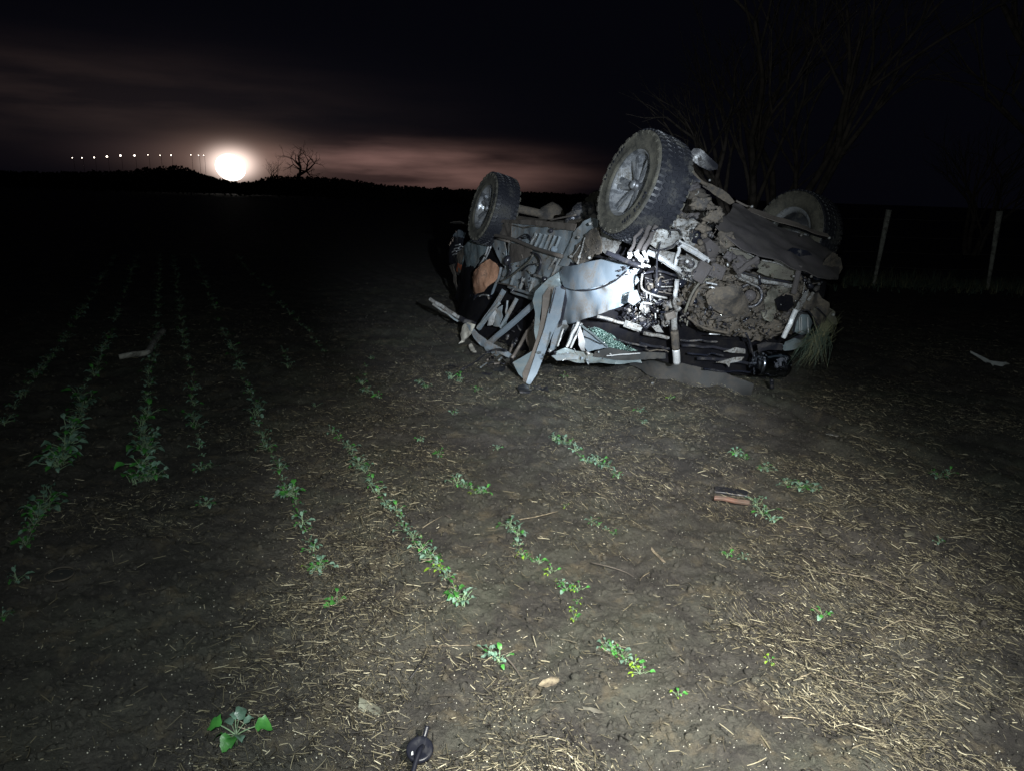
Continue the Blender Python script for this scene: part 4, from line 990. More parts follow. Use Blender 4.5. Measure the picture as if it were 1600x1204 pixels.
clutter(F, [(1008, 430), (1056, 432), (1055, 462), (1010, 455)], 16, 2, darkm, (.02, .08))
clutter(F, [(1060, 440), (1120, 432), (1110, 450), (1090, 480), (1075, 510), (1058, 500)], 50, 3, mixm, (-.05, .12))
clutter(F, [(1090, 485), (1110, 478), (1150, 494), (1200, 492), (1215, 505), (1230, 520), (1200, 530), (1140, 522), (1095, 512)], 70, 4, darkm+['mud', 'mud'], (-.05, .10), 1.0, ('hose', 'bracket', 'pipe', 'clip', 'bolt'))
clutter(F, [(1145, 440), (1200, 446), (1200, 490), (1160, 488), (1148, 462)], 40, 5, ['mud', 'mud', 'olive', 'brown'], (-.06, .05), 1.1, ('hose', 'bracket', 'pipe', 'clip'))
clutter(F, [(1205, 490), (1235, 488), (1230, 522), (1205, 520)], 24, 6, ['mud', 'pale', 'olive', 'brown', 'plastic'], (-.04, .08), .8)
clutter(F, [(1195, 412), (1285, 430), (1285, 450), (1255, 462), (1245, 440)], 30, 7, darkm, (-.1, .02), .9)
clutter(F, [(1064, 405), (1092, 410), (1086, 440), (1060, 436)], 36, 8, ['oily', 'bright', 'pale', 'plastic', 'gloss'], (.12, .2), .6)
clutter(F, [(1095, 345), (1130, 365), (1148, 392), (1135, 420), (1108, 400)], 45, 9, ['mud', 'pale', 'olive', 'oily', 'brown', 'pale'], (-.1, .06), .8)
clutter(Y, [(1040, 310), (1085, 290), (1125, 335), (1110, 365), (1050, 360)], 45, 10, ['oily', 'mud', 'plastic', 'pale', 'oily'], (-.05, .08), .9)
clutter(F, [(1045, 355), (1095, 348), (1095, 380), (1068, 378)], 26, 11, ['pale', 'mud', 'brown', 'olive'], (-.05, .06), .7)
clutter(S, [(740, 375), (795, 378), (790, 440), (770, 460), (742, 445)], 14, 12, ['plastic', 'brown', 'bed', 'mud'], (.05, .2), .9, ('hose', 'clip', 'pipe'))
clutter(S, [(800, 400), (875, 400), (860, 450), (800, 450)], 22, 13, ['bed', 'plastic', 'olive', 'pale', 'brown'], (.05, .15), .8, ('hose', 'clip', 'bolt', 'pipe', 'bracket'))
for i, (p, q, w, mt) in enumerate([((1066, 540), (1160, 548), 4, 'plastic'), ((1075, 552), (1130, 556), 3, 'gloss'), ((1090, 560), (1178, 570), 5, 'plastic'), ((1064, 532), (1120, 534), 3, 'oily'), ((1000, 536), (1046, 545), 4, 'plastic'), ((1010, 546), (1044, 550), 2, 'mud'), ((1100, 576), (1172, 582), 3, 'gloss'), ((960, 530), (1010, 542), 3, 'oily')]): Bm('crushed_trim', F, p, q, w, mt, .02, .02+.01*i, .02, i+60)
clutter(Lp, [(745, 545), (800, 560), (850, 560), (835, 570), (760, 570)], 20, 15, ['plastic', 'bed', 'void', 'brown'], (.25, .5), 1.1, ('hose', 'pipe', 'bracket'))
clutter(F, [(860, 545), (960, 552), (950, 562), (870, 562)], 22, 16, ['plastic', 'bright', 'bed', 'silver'], (.1, .3), .8, ('clip', 'pipe', 'bracket'))
clutter(Lp, [(765, 485), (845, 480), (835, 545), (790, 540)], 14, 17, ['void', 'plastic', 'oily', 'brown'], (-.4, -.1), 1.4)

rnd = random.Random(61)
for poly, n in (([(1090, 350), (1130, 365), (1150, 395), (1190, 412), (1140, 440), (1105, 420)], 12), ([(1100, 445), (1200, 448), (1245, 450), (1245, 500), (1200, 525), (1110, 505)], 24), ([(1050, 300), (1090, 290), (1125, 335), (1100, 368), (1050, 360)], 16)):
    k = 0; xs = [p[0] for p in poly]; ys = [p[1] for p in poly]
    while k < n:
        x, y = rnd.uniform(min(xs), max(xs)), rnd.uniform(min(ys), max(ys))
        if not inpoly(x, y, poly): continue
        k += 1; c = F(x, y, rnd.uniform(-.02, .06)) if x > 1092 else Y(x, y, .02); q = rnd.uniform(.02, .055); b = MB()
        b.lump(c, q, k, 3, (rnd.uniform(.9, 1.8), .38, rnd.uniform(.5, 1.2)), .9); part('mud_clump', b, rnd.choice(('mudlump', 'mud', 'mud', 'tray')))
# splinters and crusts too many to count
def crumbs(name, fn, poly, n, seed, mat, off, rmin, rmax):
    rnd = random.Random(seed); xs = [p[0] for p in poly]; ys = [p[1] for p in poly]; b = MB(); k = 0
    while k < n:
        x, y = rnd.uniform(min(xs), max(xs)), rnd.uniform(min(ys), max(ys))
        if not inpoly(x, y, poly): continue
        k += 1; c = fn(x, y, rnd.uniform(*off)); r = rmin+(rmax-rmin)*rnd.random()**3
        vs_ = [c+Vector((rnd.uniform(-1, 1), rnd.uniform(-1, 1), rnd.uniform(-1, 1)))*r*(1+rnd.random()) for _ in range(4)]
        b.add(vs_, [(0, 1, 2), (0, 2, 3), (0, 3, 1), (1, 3, 2)], 0, False)
    tag(part(name, b, mat), kind='stuff')
nose = [(1000, 430), (1062, 360), (1100, 350), (1150, 395), (1250, 430), (1290, 460), (1260, 520), (1200, 530), (1100, 520), (1000, 505)]
crumbs('mud_crust', F, [(1060, 400), (1150, 395), (1250, 430), (1290, 460), (1260, 520), (1200, 530), (1100, 520), (1060, 470)], 420, 1, 'mudlump', (-.1, .16), .004, .014)
crumbs('metal_splinters', F, nose, 260, 2, 'pale', (-.05, .12), .003, .008)
crumbs('metal_splinters', F, [(985, 465), (1058, 468), (1055, 512), (980, 505)], 160, 3, 'pale', (0, .14), .003, .007)
crumbs('glass_crumbs', F, [(915, 507), (955, 522), (996, 548), (930, 545)], 160, 4, 'glass', (.05, .12), .003, .009)
crumbs('mud_crust', S, [(895, 405), (930, 360), (940, 395), (905, 412)], 120, 5, 'mudlump', (.15, .2), .003, .010)

# ------------------------------------------------------------------ things lying about the wreck
def blades(b, base_p, n, h0, h1, spread, seed, lean=(0, 0, 0), w=.0022, droop=.4, mi=0):
    rnd = random.Random(seed)
    for i in range(n):
        a = rnd.uniform(0, 6.283); h = rnd.uniform(h0, h1); o = Vector((math.cos(a), math.sin(a), 0))
        p = Vector(base_p)+o*rnd.uniform(0, spread*.25); d = (Vector((0, 0, 1))+o*rnd.uniform(.1, .9)*spread*6+Vector(lean)).normalized()
        side = d.cross(o); side = side.normalized() if side.length > 1e-4 else Vector((1, 0, 0)); ww = w*rnd.uniform(.7, 1.5)
        vs_ = []
        for k in range(5):
            t = k/4; q = p+d*h*t+o*h*droop*t*t*rnd.uniform(.6, 1)-Vector((0, 0, 1))*h*droop*.5*t**3
            wk = ww*(1-t*.85); vs_ += [q-side*wk, q+side*wk]
        b.add(vs_, [(k*2, k*2+1, k*2+3, k*2+2) for k in range(4)], mi, True)

# pulled-up grass tuft caught under the headlamp: roots up at the wing, blades splayed down
b = MB(); rnd = random.Random(8)
top = F(1290, 508, .25)
for i in range(120):
    s0 = F(1262+rnd.gauss(18, 12), 528+rnd.gauss(-4, 9), .30+rnd.uniform(-.05, .05))
    px, py = 1228+abs(rnd.gauss(0, 1))*4+rnd.random()*62, 590-rnd.random()*26-abs(rnd.gauss(0, 6))
    py = py-rnd.random()**2*34; e0 = F(px, py, .42+rnd.uniform(-.08, .12)); mid = (s0+e0)/2+Vector((rnd.uniform(-.03, .03), rnd.uniform(-.04, .02), rnd.uniform(0, .05)))
    side = (e0-s0).cross(Vector((0, 1, 0))).normalized()*rnd.uniform(.0010, .0026)
    vs_ = [s0-side, s0+side, mid-side, mid+side, e0-side*.2, e0+side*.2]
    b.add(vs_, [(0, 1, 3, 2), (2, 3, 5, 4)], 0 if i % 3 else 1, True)
for i in range(60):
    s0 = F(1275+rnd.gauss(5, 8), 530+rnd.gauss(0, 6), .3); e0 = F(1296+rnd.gauss(4, 7), 498+rnd.gauss(0, 8), .3)
    side = (e0-s0).cross(Vector((0, 1, 0))).normalized()*.0015; mid = (s0+e0)/2+Vector((rnd.uniform(-.02, .02), 0, rnd.uniform(-.02, .03)))
    b.add([s0-side, s0+side, mid-side, mid+side, e0, e0+side*.3], [(0, 1, 3, 2), (2, 3, 5, 4)], 1, True)
g = F(1262, 560, .3)
tag(b.build('grass_tuft', [M['grass'], M['drygrass']], loc=(g.x, g.y, 0)), 'uprooted clump of long grass hanging from the wrecked nose beside the black cylinder', 'grass')

def lay(name, pts, mat, label, cat, th=.01, dent=.01, seed=0, z=None, res=.02, bow=0.0):
    b = MB(); q = []
    for i, (x, y) in enumerate(pts):
        p = G(x, y, 0); h = hz(p.x, p.y)+.012+(z[i] if z else 0); q.append(G(x, y, h))
    b.panel(q, th, dent, seed, res, 8.0, .001, 0, bow, face=(q[0].x, q[0].y, 9)); c = sum(q, Vector())/len(q)
    return tag(b.build(name, M[mat], loc=(c.x, c.y, 0)), label, cat)
lay('trim_fragment', [(808, 606), (816, 601), (828, 603), (842, 602), (856, 603), (858, 609), (848, 612), (838, 609), (828, 613), (812, 613)], 'plastic', 'black bow-shaped piece of plastic under the tip of the sprung door', 'car fragment', .012, .01, 1, [0, .03, 0, 0, .03, .02, 0, 0, 0, 0])
lay('trim_fragment', [(690, 572), (706, 570), (722, 575), (720, 580), (700, 578)], 'plastic', 'black flat scrap on the soil left of the sprung door', 'car fragment', .01, .01, 2)
lay('trim_fragment', [(752, 583), (770, 576), (790, 572), (788, 577), (766, 586)], 'plastic', 'thin dark scrap on the soil between the hose and the door tip', 'car fragment', .01, .01, 3)
b = MB(); e = empty('bent_trim_strip', G(700, 492)); 
b.beam(Lp(671, 467, .5), Lp(720, 498, .3), .035, .015, None, 8, .01, 1); b.build('strip', M['pale'], e)
b = MB(); b.beam(Lp(676, 475, .5), Lp(716, 502, .3), .02, .01, None, 8, .01, 2); b.build('edge', M['bed'], e)
b = MB(); b.beam(Lp(716, 496, .3), Lp(742, 507, .25), .05, .02, None, 4, .02, 3); b.build('socket', M['plastic'], e)
tag(e, 'long pale trim strip sticking out to the left of the crushed cab', 'trim strip')
# white bent strip, far right
e = empty('white_trim_strip', G(1545, 565)); b = MB()
P3 = [G(1524, 562, .10), G(1531, 565, .08), G(1538, 564, .05), G(1546, 566, .05), G(1549, 572, .02), G(1560, 566, .04), G(1575, 554, .09), G(1567, 556, .10), G(1556, 562, .08), G(1548, 564, .07), G(1535, 562, .10), G(1526, 560, .12)]
b.panel([P3[i] for i in range(len(P3))], .006, .004, 4, .03); b.build('strip', M['debris'], e)
tag(e, 'white bent strip of plastic trim lying alone on the dark soil at the far right', 'trim strip')
# terracotta trim strip: channel with a dark hollow
e = empty('terracotta_strip', G(1142, 775)); b = MB()
q0, q1 = G(1116, 777, .03), G(1171, 785, .03); b.beam(q0, q1, .022, .02, (0, -.6, 1), 5, .004, 5, hat=False); b.build('strip', M['brick'], e)
q0, q1 = G(1117, 764, .02), G(1168, 771, .02); b = MB(); b.beam(q0, q1, .05, .012, (0, -.3, 1), 5, .004, 6, hat=False); b.build('hollow', M['plastic'], e)
tag(e, 'reddish brown broken strip with a dark hollow, lying left of a seedling', 'trim strip')
lay('grey_block', [(557, 1096), (564, 1095), (600, 1096), (603, 1099), (601, 1110), (598, 1113), (570, 1110), (556, 1105)], 'greyblock', 'small grey green slab lying on the soil left of the black cap', 'block', .022, .002, 6)
lay('dry_leaf', [(841, 1071), (848, 1064), (860, 1060), (873, 1060), (874, 1065), (866, 1071), (852, 1075)], 'stick', 'pale dry husk lying on the soil, largest near the bottom of the field view', 'dry leaf', .002, .008, 7, res=.008)
lay('dry_leaf', [(910, 1101), (922, 1105), (936, 1112), (944, 1117), (930, 1114), (912, 1107)], 'olive', 'dull tan husk curled on the straw right of the pale husk', 'dry leaf', .002, .008, 8, res=.008)
lay('dry_leaf', [(692, 800), (699, 796), (706, 802), (704, 808), (696, 807)], 'brown', 'brown torn leaf on the end of a thin twig in the field', 'dry leaf', .002, .008, 9, res=.008)
lay('dry_leaf', [(1343, 892), (1356, 891), (1373, 897), (1370, 901), (1352, 898)], 'olive', 'yellowish flat husk in the straw on the right', 'dry leaf', .002, .006, 10, res=.008)
lay('dry_leaf', [(1411, 833), (1420, 829), (1430, 832), (1428, 837), (1414, 837)], 'olive', 'small round tan leaf on bare dark soil at the right', 'dry leaf', .002, .006, 11, res=.008)
lay('wood_chip', [(1237, 817), (1245, 816), (1271, 824), (1270, 827), (1250, 822), (1238, 820)], 'stick', 'pale flat wood chip right of the reddish brown strip', 'wood chip', .004, .004, 12, res=.01)
lay('wood_chip', [(1281, 829), (1292, 826), (1305, 829), (1300, 833), (1284, 833)], 'olive', 'tan splinter just right of the pale wood chip', 'wood chip', .004, .004, 13, res=.01)
lay('wood_chip', [(1018, 853), (1023, 860), (1035, 872), (1040, 879), (1036, 879), (1026, 868), (1017, 857)], 'stick', 'slim pale sliver slanting across bare soil in the middle of the field', 'wood chip', .003, .004, 14, res=.01)
lay('wood_chip', [(1290, 674), (1298, 676), (1311, 681), (1309, 683), (1296, 679), (1289, 676)], 'pale', 'small pale sliver on the soil in front of the wreck at the right', 'wood chip', .003, .004, 15, res=.012)
lay('glass_fragment', [(1016, 597), (1021, 596), (1023, 600), (1019, 602)], 'bright', 'tiny bright fragment lying on the dark sheet in front of the wreck', 'fragment', .004, .003, 16, res=.01)
# bent branch on the left
def thing_tube(name, pts, r, r1, mat, label, cat, z=.02, sides=7):
    b = MB(); q = []
    for x, y in pts:
        p = G(x, y); q.append(G(x, y, hz(p.x, p.y)+z))
    b.tube(q, r*(.65 if r < .01 else 1), sides, r1=r1*(.6 if r < .01 else 1)); c = q[len(q)//2]
    return tag(b.build(name, M[mat], loc=(c.x, c.y, 0)), label, cat)
thing_tube('bent_branch', [(186, 558), (205, 554), (229, 551), (238, 538), (247, 526), (256, 516)], .022, .03, 'wood', 'grey bent branch lying across the dim crop rows at the left', 'branch', .05)
thing_tube('twig', [(660, 824), (672, 816), (690, 806)], .003, .002, 'stick', 'thin straight twig with a brown leaf at its end', 'twig', .02)
thing_tube('twig', [(811, 811), (840, 806), (872, 798)], .004, .003, 'stick', 'pale twig lying in front of a bright seedling mid field', 'twig', .015)
thing_tube('twig', [(1015, 893), (1004, 900), (1000, 906)], .003, .002, 'stick', 'short forked twig tip on bare soil', 'twig', .015)
thing_tube('twig', [(924, 878), (950, 884), (975, 892), (990, 900)], .003, .002, 'brown', 'long thin brown stem curving over bare soil mid right', 'twig', .02)
thing_tube('twig', [(1300, 893), (1330, 897), (1365, 905), (1395, 918), (1430, 934), (1470, 950)], .004, .002, 'stick', 'longest pale straw stem, sweeping down through the litter on the right', 'twig', .02)
thing_tube('twig', [(1378, 982), (1392, 974), (1410, 968), (1428, 972), (1450, 980)], .003, .002, 'stick', 'arched pale stalk on the right, open towards the bottom', 'twig', .02)
thing_tube('twig', [(1245, 1059), (1262, 1053), (1268, 1051), (1280, 1061)], .003, .002, 'stick', 'pale stalk bent like a roof near the bottom right', 'twig', .02)
thing_tube('twig', [(1283, 1050), (1310, 1060), (1340, 1070), (1354, 1081)], .003, .002, 'stick', 'pale stalk right of the roof-bent stalk near the bottom right', 'twig', .02)
thing_tube('twig', [(1222, 1120), (1240, 1120), (1258, 1124)], .004, .002, 'stick', 'white straight stalk near the bottom on the right', 'twig', .02)
thing_tube('twig', [(673, 1008), (700, 1008), (735, 1007)], .0035, .003, 'stick', 'straight pale straw lying level, left of a seedling near the bottom', 'twig', .015)
thing_tube('twig', [(640, 1060), (655, 1040), (668, 1020)], .004, .003, 'plastic', 'black crooked twig on bare soil above the grey slab', 'twig', .02)
thing_tube('twig', [(790, 1025), (803, 1040), (815, 1058)], .005, .003, 'brown', 'brown twig slanting below the bluish seedling at bottom centre', 'twig', .02)
thing_tube('twig', [(147, 804), (152, 813), (158, 820)], .004, .003, 'stick', 'short pale stick between the two left crop rows', 'twig', .02)
# ring-shaped lens rim on the left
c = G(94, 900); b = MB(); hh = hz(c.x, c.y)+.02
b.lathe([(.047, .003), (.050, .006), (.053, .002), (.050, -.003)], Vector((c.x, c.y, hh)), (.05, -.05, 1), 40, closed=True)
e = empty('lens_ring', (c.x, c.y, 0)); b.build('rim', M['mud'], e)
b = MB(); b.panel([Vector((c.x+.047*math.cos(t*.2618), c.y+.047*math.sin(t*.2618), hh-.002)) for t in range(24)], .003, .003, 3, .02, face=(0, 0, 9)); b.build('lens', M['sheet'], e)
tag(e, 'round lens with a thin pale rim lying on the soil near the left edge', 'lens')
# black cap with strap, bottom edge
def shr(b, c):
    b.v = [Vector((c.x+(v.x-c.x)*.62, c.y+(v.y-c.y)*.62, .012+v.z*.62)) for v in b.v]
c = G(656, 1176, .03); e = empty('black_cap', (c.x, c.y, 0)); K = .62; kids_ = []
b = MB(); b.lathe([(0, .012), (.040, .014), (.052, .018), (.058, .014), (.060, 0), (.055, -.012), (.03, -.016), (0, -.016)], (c.x, c.y, .045), (-.05, -.35, 1), 36); shr(b, c); b.build('disc', M['navy'], e)
b = MB(); b.tube([Vector((c.x+.008, c.y+.048, .05)), Vector((c.x+.016, c.y+.072, .075)), Vector((c.x+.022, c.y+.092, .095))], .011, 10); shr(b, c); b.build('spout', M['navy'], e)
b = MB(); b.tube([Vector((c.x+.012, c.y+.002, .062)), Vector((c.x+.004, c.y-.03, .070)), Vector((c.x-.010, c.y-.09, .045)), Vector((c.x-.016, c.y-.14, .02))], .011, 10); shr(b, c); b.build('strap', M['navy'], e)
b = MB(); b.tube([Vector((c.x-.014, c.y+.055, .05)), Vector((c.x-.026, c.y+.088, .06))], .0025, 6); shr(b, c); b.build('wire_end', M['navy'], e)
b = MB(); b.panel([Vector((c.x-.032, c.y-.036, .066)), Vector((c.x-.026, c.y-.030, .066)), Vector((c.x-.022, c.y-.048, .064)), Vector((c.x-.030, c.y-.050, .063))], .002, 0, 2, .02, face=(0, 0, 9)); shr(b, c); b.build('label_patch', M['debris'], e)
tag(e, 'round black plastic cap with a stubby spout and strap at the bottom edge', 'cap')

# ------------------------------------------------------------------ seedlings in their rows
def leaf(b, o, az_, tilt, L, W, pet, seed, mi, lobes=.18):
    """petiole then a folded, wavy blade"""
    rnd = random.Random(seed); d = Vector((math.cos(az_), math.sin(az_), 0)); up = Vector((0, 0, 1)); side = d.cross(up)
    e0 = o; ang = tilt; p = Vector(o); path = [p.copy()]
    for k in range(3):
        p = p+(d*math.cos(ang)+up*math.sin(ang))*pet/3; ang -= .12; path.append(p.copy())
    b.tube(path, L*.028+.0006, 4, 1, sub=1, cap=False)
    rows = []; K = 6; tw = rnd.uniform(-.5, .5)
    for k in range(K+1):
        t = k/K; w = W*math.sin(math.pi*min(1, .04+t**.8*.96))**.75*(1+lobes*math.sin(t*17+seed)); w = max(w, .0006)
        fold = .35+.25*math.sin(t*6+seed); s_ = (side*math.cos(tw)+up*math.sin(tw))
        rows.append((p-s_*w+up*w*fold, p.copy(), p+s_*w+up*w*fold*(1+.4*math.sin(seed+t*9))))
        p = p+(d*math.cos(ang)+up*math.sin(ang))*L/K; ang -= .22+rnd.uniform(-.08, .1)
    vs_ = [v for r_ in rows for v in r_]
    b.add(vs_, [f for k in range(K) for f in ((k*3, k*3+1, k*3+4, k*3+3), (k*3+1, k*3+2, k*3+5, k*3+4))], mi, True)
def seedling_mesh(name, seed, n, H, mats, spread=1.0):
    rnd = random.Random(seed); b = MB()
    n = n*2
    for i in range(n):
        a = 6.283*i/n*2.4+rnd.uniform(-.5, .5); L = H*rnd.uniform(.20, .50)
        leaf(b, Vector((rnd.gauss(0, .12)*H, rnd.gauss(0, .12)*H, H*rnd.uniform(0, .3))), a, rnd.uniform(.4, 1.4)/spread, L, L*rnd.uniform(.20, .36), H*rnd.uniform(.25, .65), seed*31+i, rnd.choice((0, 0, 2, 2, 3)) if len(mats) > 3 else 0)
    b.tube([Vector((0, 0, -.01)), Vector((0, 0, H*.3))], .0022, 5, 1, sub=1)
    me = bpy.data.meshes.new(name); me.from_pydata([tuple(v) for v in b.v], [], b.f)
    for m_ in mats: me.materials.append(m_)
    me.polygons.foreach_set('material_index', b.fm); me.polygons.foreach_set('use_smooth', b.fs); me.update(); return me
MB_, MG, ML, MS = M['leaf_blue'], M['leaf_green'], M['leaf_lime'], M['stem']
VAR = {'b': [seedling_mesh('seedling', 10+i, 5+i % 4, .10, [MB_, MS, MB_, MG]) for i in range(6)],
       'g': [seedling_mesh('seedling', 30+i, 5+i % 3, .10, [MG, MS, MB_, MG]) for i in range(5)],
       'l': [seedling_mesh('seedling', 50+i, 3+i % 2, .08, [ML, MS, MG, ML], 1.4) for i in range(4)]}
_o = ['', 'first', 'second', 'third', 'fourth', 'fifth', 'sixth', 'seventh', 'eighth', 'ninth', 'tenth', 'eleventh', 'twelfth', 'thirteenth', 'fourteenth', 'fifteenth', 'sixteenth', 'seventeenth', 'eighteenth', 'nineteenth']
_t = {2: ('twenty', 'twentieth'), 3: ('thirty', 'thirtieth'), 4: ('forty', 'fortieth'), 5: ('fifty', 'fiftieth'), 6: ('sixty', 'sixtieth'), 7: ('seventy', 'seventieth')}
ORD = ['nearest']+[(_o[n] if n < 20 else (_t[n//10][1] if n % 10 == 0 else _t[n//10][0]+'-'+_o[n % 10]))+' nearest' for n in range(2, 80)]
# (x, y, apparent height in photo px, kind) per row, left to right
ROWS = {
 'row along the left edge': [(7, 662, 20, 'b'), (33, 625, 20, 'b'), (60, 585, 18, 'b'), (55, 600, 16, 'b'), (77, 565, 16, 'b'), (90, 548, 14, 'b'), (4, 965, 18, 'b')],
 'second row from the left': [(26, 905, 24, 'b'), (40, 853, 22, 'g'), (53, 827, 22, 'g'), (60, 812, 28, 'b'), (72, 800, 38, 'b'), (80, 785, 30, 'g'), (90, 734, 34, 'b'), (99, 722, 40, 'b'), (104, 700, 38, 'b'), (112, 690, 26, 'b'), (113, 672, 28, 'b'), (123, 655, 22, 'b'), (128, 640, 30, 'b'), (134, 632, 32, 'g'), (124, 622, 24, 'b'), (148, 592, 18, 'b'), (153, 578, 16, 'b'), (160, 553, 16, 'b'), (172, 527, 14, 'b'), (180, 504, 12, 'b')],
 'bushiest row, third from the left': [(213, 750, 34, 'g'), (228, 744, 36, 'g'), (238, 738, 26, 'g'), (220, 728, 34, 'b'), (230, 712, 34, 'b'), (224, 700, 28, 'b'), (231, 690, 28, 'b'), (223, 665, 26, 'g'), (231, 655, 26, 'b'), (229, 624, 16, 'b'), (233, 605, 18, 'b'), (233, 590, 18, 'b'), (238, 568, 18, 'b'), (243, 552, 14, 'b')],
 'thin fourth row from the left': [(320, 786, 22, 'b'), (313, 731, 18, 'b'), (329, 729, 12, 'b'), (312, 704, 16, 'b'), (305, 672, 22, 'g'), (303, 652, 22, 'b'), (303, 628, 18, 'b'), (301, 605, 18, 'b'), (293, 570, 10, 'b'), (290, 551, 10, 'b')],
 'fifth row from the left': [(488, 882, 26, 'l'), (503, 880, 28, 'b'), (489, 850, 22, 'b'), (473, 812, 24, 'b'), (459, 768, 36, 'g'), (450, 762, 26, 'b'), (437, 733, 20, 'b'), (433, 722, 16, 'b'), (417, 697, 22, 'g'), (411, 684, 20, 'b'), (398, 656, 22, 'g'), (404, 636, 22, 'b'), (388, 611, 14, 'b'), (377, 585, 18, 'b'), (370, 565, 16, 'b'), (362, 548, 18, 'b'), (353, 527, 12, 'b'), (347, 513, 9, 'b'), (523, 935, 26, 'g')],
 'sixth row, running past the lit patch': [(780, 1030, 28, 'b'), (765, 1016, 24, 'b'), (722, 944, 34, 'b'), (712, 935, 28, 'g'), (691, 893, 22, 'l'), (682, 888, 34, 'l'), (673, 878, 26, 'b'), (660, 866, 24, 'b'), (646, 848, 22, 'b'), (633, 833, 20, 'b'), (621, 808, 20, 'b'), (606, 792, 22, 'b'), (592, 779, 22, 'b'), (580, 758, 18, 'b'), (570, 745, 20, 'b'), (560, 734, 24, 'b'), (546, 703, 20, 'b'), (520, 679, 16, 'b'), (493, 637, 12, 'b'), (450, 580, 16, 'b'), (443, 552, 12, 'b'), (507, 549, 8, 'b'), (494, 534, 8, 'b'), (484, 522, 8, 'b'), (472, 512, 7, 'b')],
 'seventh row, left of the sprung door': [(896, 955, 24, 'l'), (903, 916, 20, 'l'), (886, 915, 18, 'g'), (860, 892, 18, 'l'), (843, 877, 16, 'g'), (816, 872, 20, 'l'), (809, 845, 26, 'b'), (796, 832, 24, 'b'), (755, 778, 16, 'b'), (743, 786, 18, 'l'), (728, 770, 16, 'g'), (713, 762, 22, 'g'), (778, 704, 12, 'b'), (686, 720, 14, 'g'), (658, 698, 12, 'b'), (710, 651, 12, 'b'), (666, 614, 14, 'g'), (655, 606, 12, 'b'), (573, 614, 16, 'b'), (566, 604, 14, 'b'), (590, 626, 12, 'g'), (746, 616, 14, 'g'), (580, 560, 9, 'b')],
 'eighth row, leading to the sprung door': [(1060, 1086, 22, 'l'), (1000, 1050, 24, 'l'), (991, 1024, 26, 'l'), (974, 1011, 22, 'g'), (948, 994, 20, 'b'), (958, 838, 14, 'g'), (925, 820, 14, 'b'), (883, 794, 12, 'l'), (965, 752, 14, 'b'), (948, 738, 20, 'b'), (934, 728, 22, 'b'), (916, 727, 14, 'b'), (898, 713, 16, 'g'), (880, 698, 20, 'b'), (866, 688, 20, 'b'), (880, 599, 16, 'l'), (706, 597, 16, 'b'), (718, 600, 18, 'g')],
 'ninth row, in front of the nose': [(1203, 1026, 18, 'l'), (1286, 952, 20, 'g'), (1162, 864, 14, 'g'), (1137, 862, 20, 'g'), (1209, 808, 20, 'b'), (1192, 800, 26, 'b'), (1181, 786, 24, 'b'), (1273, 774, 20, 'b'), (1258, 766, 18, 'g'), (1248, 764, 22, 'b'), (1229, 760, 18, 'b'), (1197, 739, 18, 'b'), (1163, 726, 14, 'g'), (1150, 718, 16, 'b'), (1007, 662, 12, 'b'), (1044, 629, 16, 'l'), (1000, 645, 12, 'b')],
 'sparse tenth row, far right': [(1468, 748, 18, 'b'), (1482, 742, 12, 'b'), (1466, 850, 12, 'g')],
}
COLN = {'b': 'bluish green', 'g': 'dark green', 'l': 'bright lime green'}
rnd = random.Random(77)
for rname, lst in ROWS.items():
    lst = sorted(lst, key=lambda q: -q[1]); more = []
    if not rname.startswith(('ninth', 'sparse')):
        for (x0, y0, h0, k0), (x1, y1, h1, k1) in zip(lst, lst[1:]):
            if 10 < math.hypot(x1-x0, y1-y0) < 48:
                n = 2 if math.hypot(x1-x0, y1-y0) > 26 else 1
                for q in range(n):
                    t = (q+1)/(n+1); more.append((x0+(x1-x0)*t+rnd.uniform(-3, 3), y0+(y1-y0)*t, max(7, min(h0, h1)*rnd.uniform(.45, .8)), rnd.choice((k0, k1, 'g'))))
    if rname.startswith(('row', 'second', 'bushiest', 'thin', 'fifth', 'sixth')):
        x, y = [q[:2] for q in lst if q[1] < 600 or rname[0] == 'r'][-1]
        while y > 405:
            dy = rnd.uniform(7, 15)*(y-281)/250; x += (257-x)*dy/(y-281); y -= dy
            more.append((x+rnd.uniform(-2, 2), y, max(4, 14*(y-281)/250*rnd.uniform(.6, 1.1)), rnd.choice('bbg')))
    lst = sorted(lst+more, key=lambda q: -q[1])
    for i, (x, y, hp, kd) in enumerate(lst):
        big = (x, y) in ((459, 768), (682, 888), (722, 944), (991, 1024), (1192, 800), (72, 800), (228, 744), (809, 845))
        p = G(x, y); dist = (p-CAM).length; H = hp*dist/FPX*.88
        me = rnd.choice(VAR[kd]); s_ = H/.10
        o = bpy.data.objects.new('seedling', me); col.objects.link(o)
        o.location = (p.x, p.y, hz(p.x, p.y)); o.rotation_euler = (rnd.uniform(-.15, .15), rnd.uniform(-.15, .15), rnd.uniform(0, 6.28)); o.scale = (s_*1.15, s_*1.15, s_)
        tag(o, f'{COLN[kd]} seedling, {ORD[i]} in the {rname}', 'seedling', 'seedlings growing in crop rows')
